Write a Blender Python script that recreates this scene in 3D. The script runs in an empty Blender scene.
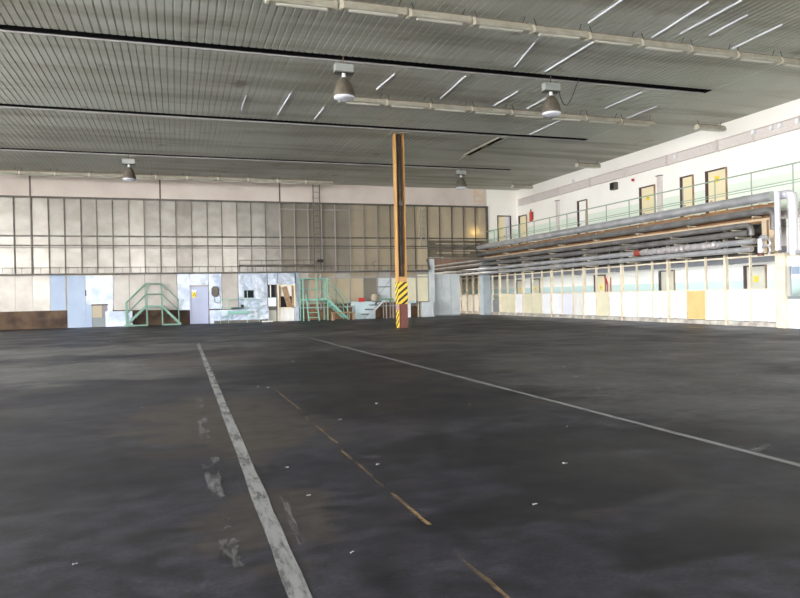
import bpy, math, random
from mathutils import Vector, Matrix
random.seed(11)
C = bpy.context.scene.collection
S = 1.15                      # metres per working unit
# ------------------------------------------------------------------ camera model (used to measure places on known planes)
F, YAW, PIT, ROLL, H = 677.89, 0.3168, -0.0047, -0.0214, 1.1
FW = Vector((math.sin(YAW)*math.cos(PIT), math.cos(YAW)*math.cos(PIT), math.sin(PIT)))
R0 = Vector((math.cos(YAW), -math.sin(YAW), 0)); U0 = R0.cross(FW)
RT = R0*math.cos(ROLL) + U0*math.sin(ROLL); UP = -R0*math.sin(ROLL) + U0*math.cos(ROLL)
D, ZC, W, XP = 32.98, 6.68, 17.6, 15.83   # back wall, ceiling, right wall, partition
XL, YR, YA = -14.0, -12.0, 47.0           # left wall, rear wall, far end of the next hall
GZ = 3.2                                  # gallery floor

def at(x, y, ax, v):
    d = FW*F + RT*(x-400) + UP*(299-y)
    t = (v - (0, 0, H)[ax]) / d[ax]
    return Vector((0, 0, H)) + d*t
def bx(x, y=300, Y=D): return at(x, y, 1, Y).x
def bz(x, y, Y=D): return at(x, y, 1, Y).z
def wy(x, y, X=W): return at(x, y, 0, X).y
def wz(x, y, X=W): return at(x, y, 0, X).z

# ------------------------------------------------------------------ materials
def mat(name, c, rough=.6, metal=0., c2=None, scale=1.5, bump=0., bscale=8., spec=.5, stretch=(1, 1, 1), lo=.35, hi=.65):
    m = bpy.data.materials.new(name); m.use_nodes = True
    nt = m.node_tree; b = nt.nodes['Principled BSDF']
    b.inputs['Base Color'].default_value = (*c, 1); b.inputs['Roughness'].default_value = rough
    b.inputs['Metallic'].default_value = metal; b.inputs['Specular IOR Level'].default_value = spec
    if c2 or bump:
        g = nt.nodes.new('ShaderNodeNewGeometry'); mp = nt.nodes.new('ShaderNodeMapping')
        mp.inputs['Scale'].default_value = stretch
        nt.links.new(g.outputs['Position'], mp.inputs['Vector'])
    if c2:
        n = nt.nodes.new('ShaderNodeTexNoise'); n.inputs['Scale'].default_value = scale; n.inputs['Detail'].default_value = 6
        nt.links.new(mp.outputs[0], n.inputs['Vector'])
        r = nt.nodes.new('ShaderNodeValToRGB')
        r.color_ramp.elements[0].position = lo; r.color_ramp.elements[0].color = (*c, 1)
        r.color_ramp.elements[1].position = hi; r.color_ramp.elements[1].color = (*c2, 1)
        nt.links.new(n.outputs['Fac'], r.inputs['Fac']); nt.links.new(r.outputs[0], b.inputs['Base Color'])
    if bump:
        n2 = nt.nodes.new('ShaderNodeTexNoise'); n2.inputs['Scale'].default_value = bscale; n2.inputs['Detail'].default_value = 2
        nt.links.new(mp.outputs[0], n2.inputs['Vector'])
        bp = nt.nodes.new('ShaderNodeBump'); bp.inputs['Strength'].default_value = bump; bp.inputs['Distance'].default_value = .1
        nt.links.new(n2.outputs['Fac'], bp.inputs['Height']); nt.links.new(bp.outputs[0], b.inputs['Normal'])
    return m

def srgb(r, g, b):
    f = lambda v: (v/255/12.92 if v/255 <= .04045 else ((v/255+.055)/1.055)**2.4)
    return (f(r), f(g), f(b))

M = {}
M['band'] = mat('plaster_band', srgb(213, 201, 193), .9, c2=srgb(202, 189, 181), scale=.8)
M['white'] = mat('white_wall', srgb(250, 247, 241), .85, c2=srgb(245, 241, 234), scale=.5)
M['whitepaint'] = mat('white_panel', srgb(242, 242, 244), .55, c2=srgb(232, 232, 236), scale=1.0)
M['warmwhite'] = mat('warm_white_panel', srgb(234, 232, 226), .6, c2=srgb(218, 214, 206), scale=3, stretch=(1, 1, .3))
M['lavwhite'] = mat('lavender_white_panel', srgb(226, 226, 236), .6)
M['cream'] = mat('cream_paint', srgb(232, 222, 196), .6, c2=srgb(222, 208, 180), scale=2)
M['creampanel'] = mat('cream_panel', srgb(226, 220, 192), .6, c2=srgb(216, 208, 178), scale=1.2)
M['tan'] = mat('tan_panel', srgb(224, 188, 128), .6, c2=srgb(216, 178, 118), scale=2)
M['greydull'] = mat('dull_grey_panel', srgb(128, 134, 136), .6)
M['frame'] = mat('cream_frame', srgb(236, 224, 200), .5, c2=srgb(214, 200, 176), scale=3)
M['concrete'] = mat('pale_concrete', srgb(206, 200, 190), .9, c2=srgb(150, 142, 132), scale=3)
M['dado'] = mat('pale_green_dado', srgb(227, 236, 222), .7)
M['dadolow'] = mat('pale_teal_dado', srgb(206, 226, 222), .7)
M['mullion'] = mat('dark_steel', srgb(88, 84, 78), .6, .3, c2=srgb(110, 104, 96), scale=3)
M['mullionlight'] = mat('pale_steel', srgb(160, 156, 152), .5, .3)
M['sheetA'] = mat('dull_metal_sheet', srgb(150, 146, 139), .36, .65, c2=srgb(134, 129, 122), scale=1.1, bump=.1, bscale=2, stretch=(1, 1, 1.6))
M['sheetB'] = mat('brownish_metal_sheet', srgb(142, 137, 130), .38, .65, c2=srgb(124, 119, 112), scale=1.3, bump=.12, bscale=2.2)
M['sheetC'] = mat('pale_metal_sheet', srgb(172, 166, 158), .45, .3, c2=srgb(156, 149, 141), scale=1.2, bump=.12, bscale=2)
M['sheetD'] = mat('light_metal_sheet', srgb(158, 153, 146), .34, .65, c2=srgb(142, 137, 129), scale=1.2, bump=.1, bscale=2)
M['bluesheet'] = mat('light_blue_sheet', srgb(150, 164, 184), .45, .1, c2=srgb(140, 155, 177), scale=1.1, bump=.1, bscale=2.5)
M['foil'] = mat('crumpled_silver_sheet', srgb(172, 178, 187), .38, .5, c2=srgb(146, 156, 171), scale=1.5, bump=.55, bscale=2.0, lo=.42, hi=.6)
M['lavdoor'] = mat('pale_lavender_door', srgb(176, 182, 206), .5, c2=srgb(166, 172, 196), scale=1)
M['rust'] = mat('rusty_brown_base', srgb(96, 76, 58), .9, c2=srgb(60, 46, 38), scale=1.6)
M['brick'] = mat('brown_brick_base', srgb(130, 98, 70), .9, c2=srgb(92, 70, 54), scale=2.4)
M['green'] = mat('mint_green_paint', srgb(130, 180, 162), .5)
M['greygreen'] = mat('grey_green_paint', srgb(110, 146, 128), .5)
M['greystep'] = mat('dark_grey_tread', srgb(84, 86, 86), .6)
M['cabinet'] = mat('grey_blue_steel', srgb(202, 207, 208), .6, 0, c2=srgb(190, 196, 198), scale=2)
M['boxblue'] = mat('pale_blue_box', srgb(198, 214, 216), .5, c2=srgb(186, 202, 206), scale=2)
M['red'] = mat('red_paint', srgb(186, 40, 30), .5)
M['yellow'] = mat('yellow_sign', srgb(236, 206, 60), .5)
M['black'] = mat('black_paint', (.015, .015, .015), .6)
M['voidshade'] = mat('void_shade_black', (.008, .008, .009), .9, spec=.1)  # near-black paints the shade inside the slots and the hatch
M['darkglass'] = mat('dark_glass', (.02, .02, .025), .5, spec=.03)
M['wood'] = mat('worn_wood', srgb(168, 138, 106), .7, c2=srgb(140, 110, 82), scale=4)
M['door_cream'] = mat('cream_door', srgb(236, 225, 190), .6, c2=srgb(230, 217, 180), scale=1)
M['doorgrey'] = mat('grey_cream_door', srgb(206, 202, 188), .6)
M['doorframe'] = mat('dark_door_frame', srgb(76, 58, 56), .6)
M['ceil'] = None
M['fixture'] = mat('fixture_cream', srgb(176, 172, 158), .5, c2=srgb(158, 152, 138), scale=4)
M['fixcap'] = mat('fixture_white_cap', srgb(216, 210, 192), .5)
M['rustrail'] = mat('rusty_mount_rail', srgb(128, 104, 84), .8, c2=srgb(104, 84, 68), scale=6)
M['tube'] = mat('lamp_tube', srgb(196, 194, 184), .3)
M['bell'] = mat('dusty_bell_shade', srgb(112, 104, 92), .55, .3, c2=srgb(92, 84, 74), scale=5)
M['bellin'] = mat('window_glint_lens', srgb(222, 224, 236), .12, 0., spec=1.)  # near-white colour carries the window reflection on the lens
M['ctrl'] = mat('grey_control_box', srgb(160, 164, 160), .5, .2)
M['colpaint'] = mat('ochre_column_paint', srgb(200, 156, 98), .55, c2=srgb(176, 130, 76), scale=2, stretch=(1, 1, .35))
M['colweb'] = mat('brown_web', srgb(96, 72, 60), .7, c2=srgb(70, 54, 48), scale=2)
M['colrust'] = mat('rust_red_paint', srgb(118, 70, 60), .7, c2=srgb(96, 56, 48), scale=2)
M['pipeS'] = mat('silver_pipe_lagging', srgb(206, 206, 208), .28, .5, c2=srgb(178, 178, 181), scale=2, bump=.15, bscale=5)
M['pipeG'] = mat('grey_pipe', srgb(122, 121, 120), .42, .15, c2=srgb(102, 98, 94), scale=2)
M['pipeW'] = mat('white_pipe_lagging', srgb(206, 204, 212), .45, .1)
M['pipefoil'] = mat('foil_wrap', srgb(204, 200, 200), .35, .4, c2=srgb(170, 162, 162), scale=5, bump=.7, bscale=9)
M['beam'] = mat('ochre_brown_beam', srgb(156, 120, 86), .7, c2=srgb(132, 98, 68), scale=1.5)
M['beamlight'] = mat('pale_ochre_steel', srgb(196, 176, 148), .6)
M['tray'] = mat('perforated_tray', srgb(206, 197, 193), .6, 0, c2=srgb(222, 214, 210), scale=18)
M['rail'] = mat('green_grey_rail', srgb(150, 168, 146), .5)
M['orange'] = mat('red_extinguisher', srgb(206, 60, 30), .4)
M['wire'] = mat('thin_dark_wire', srgb(70, 66, 60), .6)
M['paper'] = mat('paper_scrap', srgb(140, 140, 142), .9)
M['duct'] = mat('grey_band', srgb(150, 152, 162), .5, .3)
M['lintel'] = mat('grey_lintel', srgb(120, 112, 100), .6)
M['outground'] = mat('outside_concrete', srgb(170, 168, 160), .9)
M['pier'] = mat('grey_pier_paint', srgb(168, 178, 184), .7, c2=srgb(156, 166, 172), scale=2)
M['slotedge'] = mat('pale_slot_edge', srgb(186, 182, 184), .5)
M['dullred'] = mat('dull_red_paint', srgb(146, 62, 50), .6)
M['purplegrey'] = mat('purple_grey_board', srgb(132, 126, 132), .7)
M['beigewall'] = mat('beige_wall', srgb(176, 164, 142), .9)
M['purple'] = mat('faded_pink_paint', srgb(150, 120, 124), .7)

def frost(name, c, c2, tr):
    m = mat(name, c, .35, 0., c2=c2, scale=.9); nt = m.node_tree
    b = nt.nodes['Principled BSDF']; out = nt.nodes['Material Output']
    t = nt.nodes.new('ShaderNodeBsdfTranslucent'); t.inputs[0].default_value = (*c2, 1)
    mx = nt.nodes.new('ShaderNodeMixShader'); mx.inputs[0].default_value = tr
    nt.links.new(b.outputs[0], mx.inputs[1]); nt.links.new(t.outputs[0], mx.inputs[2]); nt.links.new(mx.outputs[0], out.inputs[0])
    return m
M['frost'] = frost('frosted_beige_glass', srgb(158, 150, 134), srgb(184, 172, 150), .4)
M['browng'] = mat('brown_glass', srgb(112, 102, 86), .25, c2=srgb(92, 84, 70), scale=1.2)
M['frostdark'] = frost('frosted_brown_glass', srgb(138, 131, 120), srgb(154, 145, 131), .35)
M['frostlow'] = frost('dusty_beige_glass', srgb(188, 179, 160), srgb(206, 194, 168), .4)

def glass(name, tint, refl):
    m = bpy.data.materials.new(name); m.use_nodes = True; nt = m.node_tree
    nt.nodes.remove(nt.nodes['Principled BSDF']); out = nt.nodes['Material Output']
    t = nt.nodes.new('ShaderNodeBsdfTransparent'); t.inputs[0].default_value = (*tint, 1)
    g = nt.nodes.new('ShaderNodeBsdfGlossy'); g.inputs['Roughness'].default_value = .05
    mx = nt.nodes.new('ShaderNodeMixShader'); mx.inputs[0].default_value = refl
    nt.links.new(t.outputs[0], mx.inputs[1]); nt.links.new(g.outputs[0], mx.inputs[2]); nt.links.new(mx.outputs[0], out.inputs[0])
    return m
M['glass'] = glass('clear_pane', (.99, 1, 1), .025)

def ceiling_mat():
    m = mat('ribbed_ceiling_sheet', srgb(194, 196, 188), .48, .15, c2=srgb(183, 184, 175), scale=.5)
    nt = m.node_tree; b = nt.nodes['Principled BSDF']
    g = nt.nodes.new('ShaderNodeNewGeometry'); mp = nt.nodes.new('ShaderNodeMapping'); mp.inputs['Scale'].default_value = (.12, 1.05, 1)
    n = nt.nodes.new('ShaderNodeTexNoise'); n.inputs['Scale'].default_value = 1.; n.inputs['Detail'].default_value = 4
    nt.links.new(g.outputs['Position'], mp.inputs['Vector']); nt.links.new(mp.outputs[0], n.inputs['Vector'])
    r = nt.nodes.new('ShaderNodeValToRGB'); r.color_ramp.elements[0].position = .36; r.color_ramp.elements[0].color = (.66, .63, .58, 1)
    r.color_ramp.elements[1].position = .56; r.color_ramp.elements[1].color = (1, 1, 1, 1)
    nt.links.new(n.outputs['Fac'], r.inputs[0])
    # sparse scuffs
    v = nt.nodes.new('ShaderNodeTexNoise'); v.inputs['Scale'].default_value = .9; v.inputs['Detail'].default_value = 8
    nt.links.new(g.outputs['Position'], v.inputs['Vector'])
    r2 = nt.nodes.new('ShaderNodeValToRGB'); r2.color_ramp.elements[0].position = .27; r2.color_ramp.elements[0].color = (.6, .55, .48, 1)
    r2.color_ramp.elements[1].position = .36; r2.color_ramp.elements[1].color = (1, 1, 1, 1)
    nt.links.new(v.outputs['Fac'], r2.inputs[0])
    m1 = nt.nodes.new('ShaderNodeMix'); m1.data_type = 'RGBA'; m1.blend_type = 'MULTIPLY'; m1.inputs[0].default_value = 1
    m2 = nt.nodes.new('ShaderNodeMix'); m2.data_type = 'RGBA'; m2.blend_type = 'MULTIPLY'; m2.inputs[0].default_value = 1
    src = b.inputs['Base Color'].links[0].from_socket
    nt.links.new(src, m1.inputs[6]); nt.links.new(r.outputs[0], m1.inputs[7])
    nt.links.new(m1.outputs[2], m2.inputs[6]); nt.links.new(r2.outputs[0], m2.inputs[7])
    nt.links.new(m2.outputs[2], b.inputs['Base Color'])
    return m
M['ceil'] = ceiling_mat()

def floor_mat():
    m = bpy.data.materials.new('dark_worn_floor'); m.use_nodes = True; nt = m.node_tree; b = nt.nodes['Principled BSDF']
    g = nt.nodes.new('ShaderNodeNewGeometry')
    def noise(scale, detail, st, dist=0.):
        mp = nt.nodes.new('ShaderNodeMapping'); mp.inputs['Scale'].default_value = st
        n = nt.nodes.new('ShaderNodeTexNoise'); n.inputs['Scale'].default_value = scale; n.inputs['Detail'].default_value = detail
        n.inputs['Distortion'].default_value = dist
        nt.links.new(g.outputs['Position'], mp.inputs['Vector']); nt.links.new(mp.outputs[0], n.inputs['Vector']); return n.outputs['Fac']
    def ramp(src, p0, c0, p1, c1):
        r = nt.nodes.new('ShaderNodeValToRGB'); e = r.color_ramp.elements
        e[0].position = p0; e[0].color = (*c0, 1); e[1].position = p1; e[1].color = (*c1, 1)
        nt.links.new(src, r.inputs[0]); return r.outputs[0]
    def mix(kind, a, bb, fac):
        x = nt.nodes.new('ShaderNodeMix'); x.data_type = 'RGBA'; x.blend_type = kind
        if isinstance(fac, float): x.inputs[0].default_value = fac
        else: nt.links.new(fac, x.inputs[0])
        nt.links.new(a, x.inputs[6])
        if isinstance(bb, tuple): x.inputs[7].default_value = (*bb, 1)
        else: nt.links.new(bb, x.inputs[7])
        return x.outputs[2]
    base = ramp(noise(.45, 7, (.6, 1, 1), .4), .36, (.0100, .0098, .0160), .64, (.0215, .0208, .0275))
    fine = ramp(noise(5, 12, (.8, 1, 1), .2), .33, (.5, .5, .5), .68, (1.55, 1.53, 1.5))
    base = mix('MULTIPLY', base, fine, 1.)
    fine2 = ramp(noise(45, 6, (1, 1, 1)), .3, (.6, .6, .6), .7, (1.45, 1.45, 1.45))
    base = mix('MULTIPLY', base, fine2, 1.)
    dark = ramp(noise(.55, 9, (.55, 1.2, 1), .8), .54, (0, 0, 0), .62, (.85, .85, .85))
    base = mix('MIX', base, (.008, .008, .0115), dark)
    dust = ramp(noise(.5, 8, (.35, 1.6, 1), .5), .55, (0, 0, 0), .74, (.55, .55, .55))
    base = mix('MIX', base, (.060, .058, .056), dust)
    brown = ramp(noise(.9, 8, (.8, 1, 1), .3), .62, (0, 0, 0), .75, (.5, .5, .5))
    base = mix('MIX', base, (.045, .033, .024), brown)
    speck = ramp(noise(38, 2, (1, 1, 1)), .75, (0, 0, 0), .80, (.6, .6, .6))
    base = mix('MIX', base, (.09, .088, .085), speck)
    ragged = noise(2.2, 11, (.6, 1.2, 1), .6)
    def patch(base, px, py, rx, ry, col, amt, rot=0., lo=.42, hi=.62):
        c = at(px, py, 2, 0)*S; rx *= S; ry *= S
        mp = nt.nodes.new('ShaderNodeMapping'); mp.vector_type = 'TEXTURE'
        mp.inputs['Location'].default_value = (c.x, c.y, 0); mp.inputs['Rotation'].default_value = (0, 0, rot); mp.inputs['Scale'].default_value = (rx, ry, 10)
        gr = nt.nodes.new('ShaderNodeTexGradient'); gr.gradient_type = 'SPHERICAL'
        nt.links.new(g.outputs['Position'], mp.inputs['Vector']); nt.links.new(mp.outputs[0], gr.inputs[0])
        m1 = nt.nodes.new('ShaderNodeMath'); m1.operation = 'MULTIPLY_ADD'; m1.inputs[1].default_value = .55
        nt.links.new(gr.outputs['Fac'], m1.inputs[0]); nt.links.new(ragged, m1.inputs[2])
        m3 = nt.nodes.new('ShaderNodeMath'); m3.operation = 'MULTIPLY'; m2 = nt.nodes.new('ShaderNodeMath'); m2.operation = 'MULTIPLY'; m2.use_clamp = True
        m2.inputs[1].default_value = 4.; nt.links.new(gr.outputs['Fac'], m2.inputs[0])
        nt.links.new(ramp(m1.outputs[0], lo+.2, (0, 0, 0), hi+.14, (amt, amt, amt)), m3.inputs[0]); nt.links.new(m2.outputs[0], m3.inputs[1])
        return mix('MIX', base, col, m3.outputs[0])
    DK, PALE, BR, GY = (.0042, .0042, .0072), (.105, .102, .098), (.042, .034, .027), (.060, .059, .058)  # floor patch colours: near-black, pale, brown, mid grey
    for a in ((95, 370, 5.5, 2.6, PALE, .6), (60, 352, 7, 2.5, PALE, .55), (230, 358, 2.2, 3, BR, .6), (235, 420, 1.3, 2.2, BR, .8), (270, 520, .5, .8, BR, .6), (690, 352, 7, 3.4, GY, .8), (760, 392, 3.2, 2.0, GY, .7), (620, 375, 3.5, 2.5, GY, .6),
              (345, 368, 3.0, 4.2, DK, .9), (430, 400, 2.2, 1.6, DK, .95), (370, 400, 1.4, 1.2, DK, .8), (510, 445, 1.3, .8, DK, .9), (590, 470, 1.1, .6, DK, .9), (490, 510, .7, .32, DK, .9), (600, 490, .8, .4, DK, .85), (700, 545, .8, .25, DK, .9), (770, 515, .7, .4, DK, .8), (640, 440, .9, .5, DK, .7), (40, 480, 1.6, 1.0, DK, .5), (300, 335, 6, 2.0, PALE, .5), (480, 340, 6, 2.5, GY, .6), (560, 333, 5, 2.0, GY, .6)):
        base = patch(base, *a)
    base = mix('MULTIPLY', base, ramp(noise(9, 10, (.7, 1, 1), .3), .35, (.7, .7, .7), .65, (1.35, 1.35, 1.35)), 1.)
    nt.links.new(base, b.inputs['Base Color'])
    rr = ramp(noise(.8, 6, (1, 1, 1)), .3, (.42, .42, .42), .7, (.62, .62, .62)); nt.links.new(rr, b.inputs['Roughness'])
    b.inputs['Specular IOR Level'].default_value = .34
    bp = nt.nodes.new('ShaderNodeBump'); bp.inputs['Strength'].default_value = .08; bp.inputs['Distance'].default_value = .01
    nt.links.new(noise(22, 5, (1, 1, 1)), bp.inputs['Height']); nt.links.new(bp.outputs[0], b.inputs['Normal'])
    return m
M['floor'] = floor_mat()

def worn_paint(name, c, lo, hi, scale=3.5, st=(3, .6, 1)):
    """paint rubbed through to the dark floor in irregular patches"""
    m = bpy.data.materials.new(name); m.use_nodes = True; nt = m.node_tree; b = nt.nodes['Principled BSDF']; out = nt.nodes['Material Output']
    b.inputs['Base Color'].default_value = (*c, 1); b.inputs['Roughness'].default_value = .7
    g = nt.nodes.new('ShaderNodeNewGeometry'); mp = nt.nodes.new('ShaderNodeMapping'); mp.inputs['Scale'].default_value = st
    n = nt.nodes.new('ShaderNodeTexNoise'); n.inputs['Scale'].default_value = scale; n.inputs['Detail'].default_value = 9; n.inputs['Roughness'].default_value = .7
    nt.links.new(g.outputs['Position'], mp.inputs['Vector']); nt.links.new(mp.outputs[0], n.inputs['Vector'])
    r = nt.nodes.new('ShaderNodeValToRGB'); r.color_ramp.elements[0].position = lo; r.color_ramp.elements[1].position = hi
    nt.links.new(n.outputs['Fac'], r.inputs[0])
    t = nt.nodes.new('ShaderNodeBsdfTransparent'); mx = nt.nodes.new('ShaderNodeMixShader')
    nt.links.new(r.outputs[0], mx.inputs[0]); nt.links.new(t.outputs[0], mx.inputs[1]); nt.links.new(b.outputs[0], mx.inputs[2]); nt.links.new(mx.outputs[0], out.inputs[0])
    return m
M['lineA'] = worn_paint('worn_white_line', (.185, .185, .182), .30, .52)
M['lineB'] = worn_paint('worn_grey_line', (.17, .17, .168), .22, .46)
M['lineC'] = worn_paint('worn_orange_line', (.17, .11, .05), .44, .62, 3)
M['linefaint'] = worn_paint('rubbed_white_mark', (.12, .12, .12), .46, .62, 3)

def stripe_mat():
    m = bpy.data.materials.new('yellow_black_stripes'); m.use_nodes = True; nt = m.node_tree; b = nt.nodes['Principled BSDF']
    b.inputs['Roughness'].default_value = .5
    g = nt.nodes.new('ShaderNodeNewGeometry'); s = nt.nodes.new('ShaderNodeSeparateXYZ'); nt.links.new(g.outputs['Position'], s.inputs[0])
    def mth(op, a, v):
        x = nt.nodes.new('ShaderNodeMath'); x.operation = op
        for i, q in enumerate((a, v)):
            if isinstance(q, (int, float)): x.inputs[i].default_value = q
            else: nt.links.new(q, x.inputs[i])
        return x.outputs[0]
    k = mth('ADD', mth('MULTIPLY', s.outputs[2], 4.0), mth('MULTIPLY', mth('ADD', s.outputs[0], mth('MULTIPLY', s.outputs[1], -1.)), -3.2))
    k = mth('GREATER_THAN', mth('FRACT', k, 0), .54)
    mx = nt.nodes.new('ShaderNodeMix'); mx.data_type = 'RGBA'; mx.inputs[6].default_value = (*srgb(226, 190, 52), 1); mx.inputs[7].default_value = (*srgb(40, 36, 30), 1)
    nt.links.new(k, mx.inputs[0]); nt.links.new(mx.outputs[2], b.inputs['Base Color'])
    return m
M['stripe'] = stripe_mat()

# ------------------------------------------------------------------ mesh builder
ORG = {}
class MB:
    def __init__(s): s.v = []; s.f = []
    def add(s, vs, fs):
        n = len(s.v); s.v += [Vector(p) for p in vs]; s.f += [tuple(i+n for i in f) for f in fs]; return s
    def box(s, x0, y0, z0, x1, y1, z1):
        x0, x1 = sorted((x0, x1)); y0, y1 = sorted((y0, y1)); z0, z1 = sorted((z0, z1))
        vs = [(x, y, z) for z in (z0, z1) for y in (y0, y1) for x in (x0, x1)]
        return s.add(vs, [(0, 2, 3, 1), (4, 5, 7, 6), (0, 1, 5, 4), (2, 6, 7, 3), (0, 4, 6, 2), (1, 3, 7, 5)])
    def bar(s, p, q, w, h=None, up=(0, 0, 1)):
        p, q = Vector(p), Vector(q); h = h or w; d = (q-p).normalized(); u = Vector(up)
        if abs(d.dot(u)) > .95: u = Vector((0, 1, 0))
        a = d.cross(u).normalized()*w/2; b = a.cross(d).normalized()*h/2
        vs = [p-a-b, p+a-b, p+a+b, p-a+b, q-a-b, q+a-b, q+a+b, q-a+b]
        return s.add(vs, [(0, 1, 2, 3), (7, 6, 5, 4), (0, 4, 5, 1), (1, 5, 6, 2), (2, 6, 7, 3), (3, 7, 4, 0)])
    def tube(s, pts, r, n=12, rs=None, caps=True):
        pts = [Vector(p) for p in pts]; rings = []; u = None
        for i, p in enumerate(pts):
            d = (pts[min(i+1, len(pts)-1)] - pts[max(i-1, 0)]).normalized()
            if u is None:
                u = d.cross(Vector((0, 0, 1)) if abs(d.z) < .9 else Vector((1, 0, 0))).normalized()
            else: u = (u - d*u.dot(d)).normalized()
            w = d.cross(u); rr = rs[i] if rs else r
            rings.append([p + (u*math.cos(2*math.pi*k/n) + w*math.sin(2*math.pi*k/n))*rr for k in range(n)])
        vs = [p for R in rings for p in R]; fs = []
        for i in range(len(pts)-1):
            for k in range(n):
                a, b = i*n+k, i*n+(k+1) % n
                fs.append((a, b, b+n, a+n))
        if caps: fs += [tuple(range(n-1, -1, -1)), tuple(range((len(pts)-1)*n, len(pts)*n))]
        return s.add(vs, fs)
    def lathe(s, c, prof, n=24):
        c = Vector(c); vs = []; fs = []
        for r, z in prof: vs += [c + Vector((r*math.cos(2*math.pi*k/n), r*math.sin(2*math.pi*k/n), z)) for k in range(n)]
        for i in range(len(prof)-1):
            for k in range(n): a, b = i*n+k, i*n+(k+1) % n; fs.append((a, b, b+n, a+n))
        return s.add(vs, fs)
    def prism(s, prof, axis, a, b):
        """closed 2-D profile extruded along an axis: x -> profile in (y,z), y -> (x,z), z -> (x,y)"""
        def P(u, v, t): return {0: (t, u, v), 1: (u, t, v), 2: (u, v, t)}[axis]
        n = len(prof); vs = [P(u, v, a) for u, v in prof] + [P(u, v, b) for u, v in prof]
        fs = [tuple(range(n)), tuple(range(2*n-1, n-1, -1))] + [(i, i+n, (i+1) % n+n, (i+1) % n) for i in range(n)]
        return s.add(vs, fs)
    def build(s, name, m, parent=None, smooth=False, bevel=0., label=None, kind=None):
        if parent is not None: o0 = ORG[parent.name]
        else:
            lo = [min(p[i] for p in s.v) for i in range(3)]; hi = [max(p[i] for p in s.v) for i in range(3)]
            o0 = Vector(((lo[0]+hi[0])/2, (lo[1]+hi[1])/2, lo[2]))
        me = bpy.data.meshes.new(name); me.from_pydata([(p-o0)*S for p in s.v], [], s.f)
        me.materials.append(m)
        import bmesh
        bm = bmesh.new(); bm.from_mesh(me); bmesh.ops.recalc_face_normals(bm, faces=bm.faces); bm.to_mesh(me); bm.free()
        if smooth:
            for p in me.polygons: p.use_smooth = True
            me.set_sharp_from_angle(angle=math.radians(40))
        o = bpy.data.objects.new(name, me); C.objects.link(o); ORG[o.name] = o0
        if parent is not None: o.parent = parent
        else: o.location = o0*S
        if bevel:
            bv = o.modifiers.new('bevel', 'BEVEL'); bv.width = bevel*S; bv.segments = 2; bv.limit_method = 'ANGLE'
        if label: o['label'] = label
        if kind: o['kind'] = kind
        return o
def box(*a): return MB().box(*a)
def thing(name, label, cat, loc, group=None, kind=None):
    o = bpy.data.objects.new(name, None); C.objects.link(o); o.location = Vector(loc)*S; o.empty_display_size = .2
    ORG[o.name] = Vector(loc); o['label'] = label; o['category'] = cat
    if group: o['group'] = group
    if kind: o['kind'] = kind
    return o
def tag(o, label, cat, group=None, kind=None):
    o['label'] = label; o['category'] = cat
    if group: o['group'] = group
    if kind: o['kind'] = kind
    return o
def struct(name, mb, m, label=None, parent=None, **k):
    o = mb.build(name, m, parent, **k)
    if parent is None: o['kind'] = 'structure'
    if label: o['label'] = label
    return o
def dup(root, loc, label=None, group=None):
    r = root.copy(); C.objects.link(r); r.location = Vector(loc)*S; ORG[r.name] = Vector(loc)
    if label: r['label'] = label
    if group: r['group'] = group
    for ch in list(root.children):
        c = ch.copy(); C.objects.link(c); c.parent = r
        for g in ch.children:
            d = g.copy(); C.objects.link(d); d.parent = c
    return r
ORDN = ['first', 'second', 'third', 'fourth', 'fifth', 'sixth', 'seventh', 'eighth', 'ninth', 'tenth', 'eleventh', 'twelfth', 'thirteenth', 'fourteenth']

# ================================================================== SETTING
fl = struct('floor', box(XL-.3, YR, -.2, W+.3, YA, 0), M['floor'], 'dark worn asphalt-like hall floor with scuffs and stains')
fl['category'] = 'floor'
struct('ground_outside', MB().box(-60, YR-40, -.3, XL-.3, YA, -.06).box(XL-.3, YR-40, -.3, 60, YR, -.06), M['outground'])
def line(name, x0, y0, x1, y1, w, m, label, n=24, jit=.004):
    p, q = Vector((x0, y0, .003)), Vector((x1, y1, .003)); d = (q-p).normalized(); s = Vector((d.y, -d.x, 0))
    vs = []; fs = []
    for i in range(n+1):
        c = p.lerp(q, i/n); vs += [c - s*(w/2+random.uniform(-jit, jit)), c + s*(w/2+random.uniform(-jit, jit))]
    fs = [(2*i, 2*i+1, 2*i+3, 2*i+2) for i in range(n)]
    return MB().add(vs, fs).build(name, m, fl, label=label)
line('painted_line', .398, 1.6, .47, 18.2, .084, M['lineA'], 'broad worn white line running away to the back wall', 60)
line('painted_line', 3.63, 2.6, 3.41, 18.5, .062, M['lineB'], 'long thin white line crossing the right half of the floor', 60)
for a, b in ((1.95, 2.72), (3.04, 4.75), (5.0, 6.2), (6.7, 8.2)):
    line('painted_line', 1.12, a, 1.09, b, .022, M['lineC'], 'faded orange stripe', 16)
line('painted_line', 3.9, 6.17, 5.75, 6.35, .035, M['linefaint'], 'faint white cross line', 14)
for a, b, w in ((2.85, 3.2, .09), (3.9, 4.9, .10), (5.6, 6.6, .08), (7.2, 7.9, .08), (3.35, 3.6, .06)):
    line('paint_mark', .18, a, .19, b, w, M['linefaint'], 'rubbed patch of old white paint', 10, .015)
line('paint_mark', .50, 3.0, .53, 3.9, .03, M['linefaint'], 'thin rubbed white scrape', 10, .008)
line('paint_mark', 3.66, 3.6, 4.0, 3.75, .06, M['linefaint'], 'thin rubbed white scrape', 8, .02)
line('paint_mark', -8, 13.6, -.2, 13.9, .06, M['linefaint'], 'faint white cross line', 20)

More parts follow.
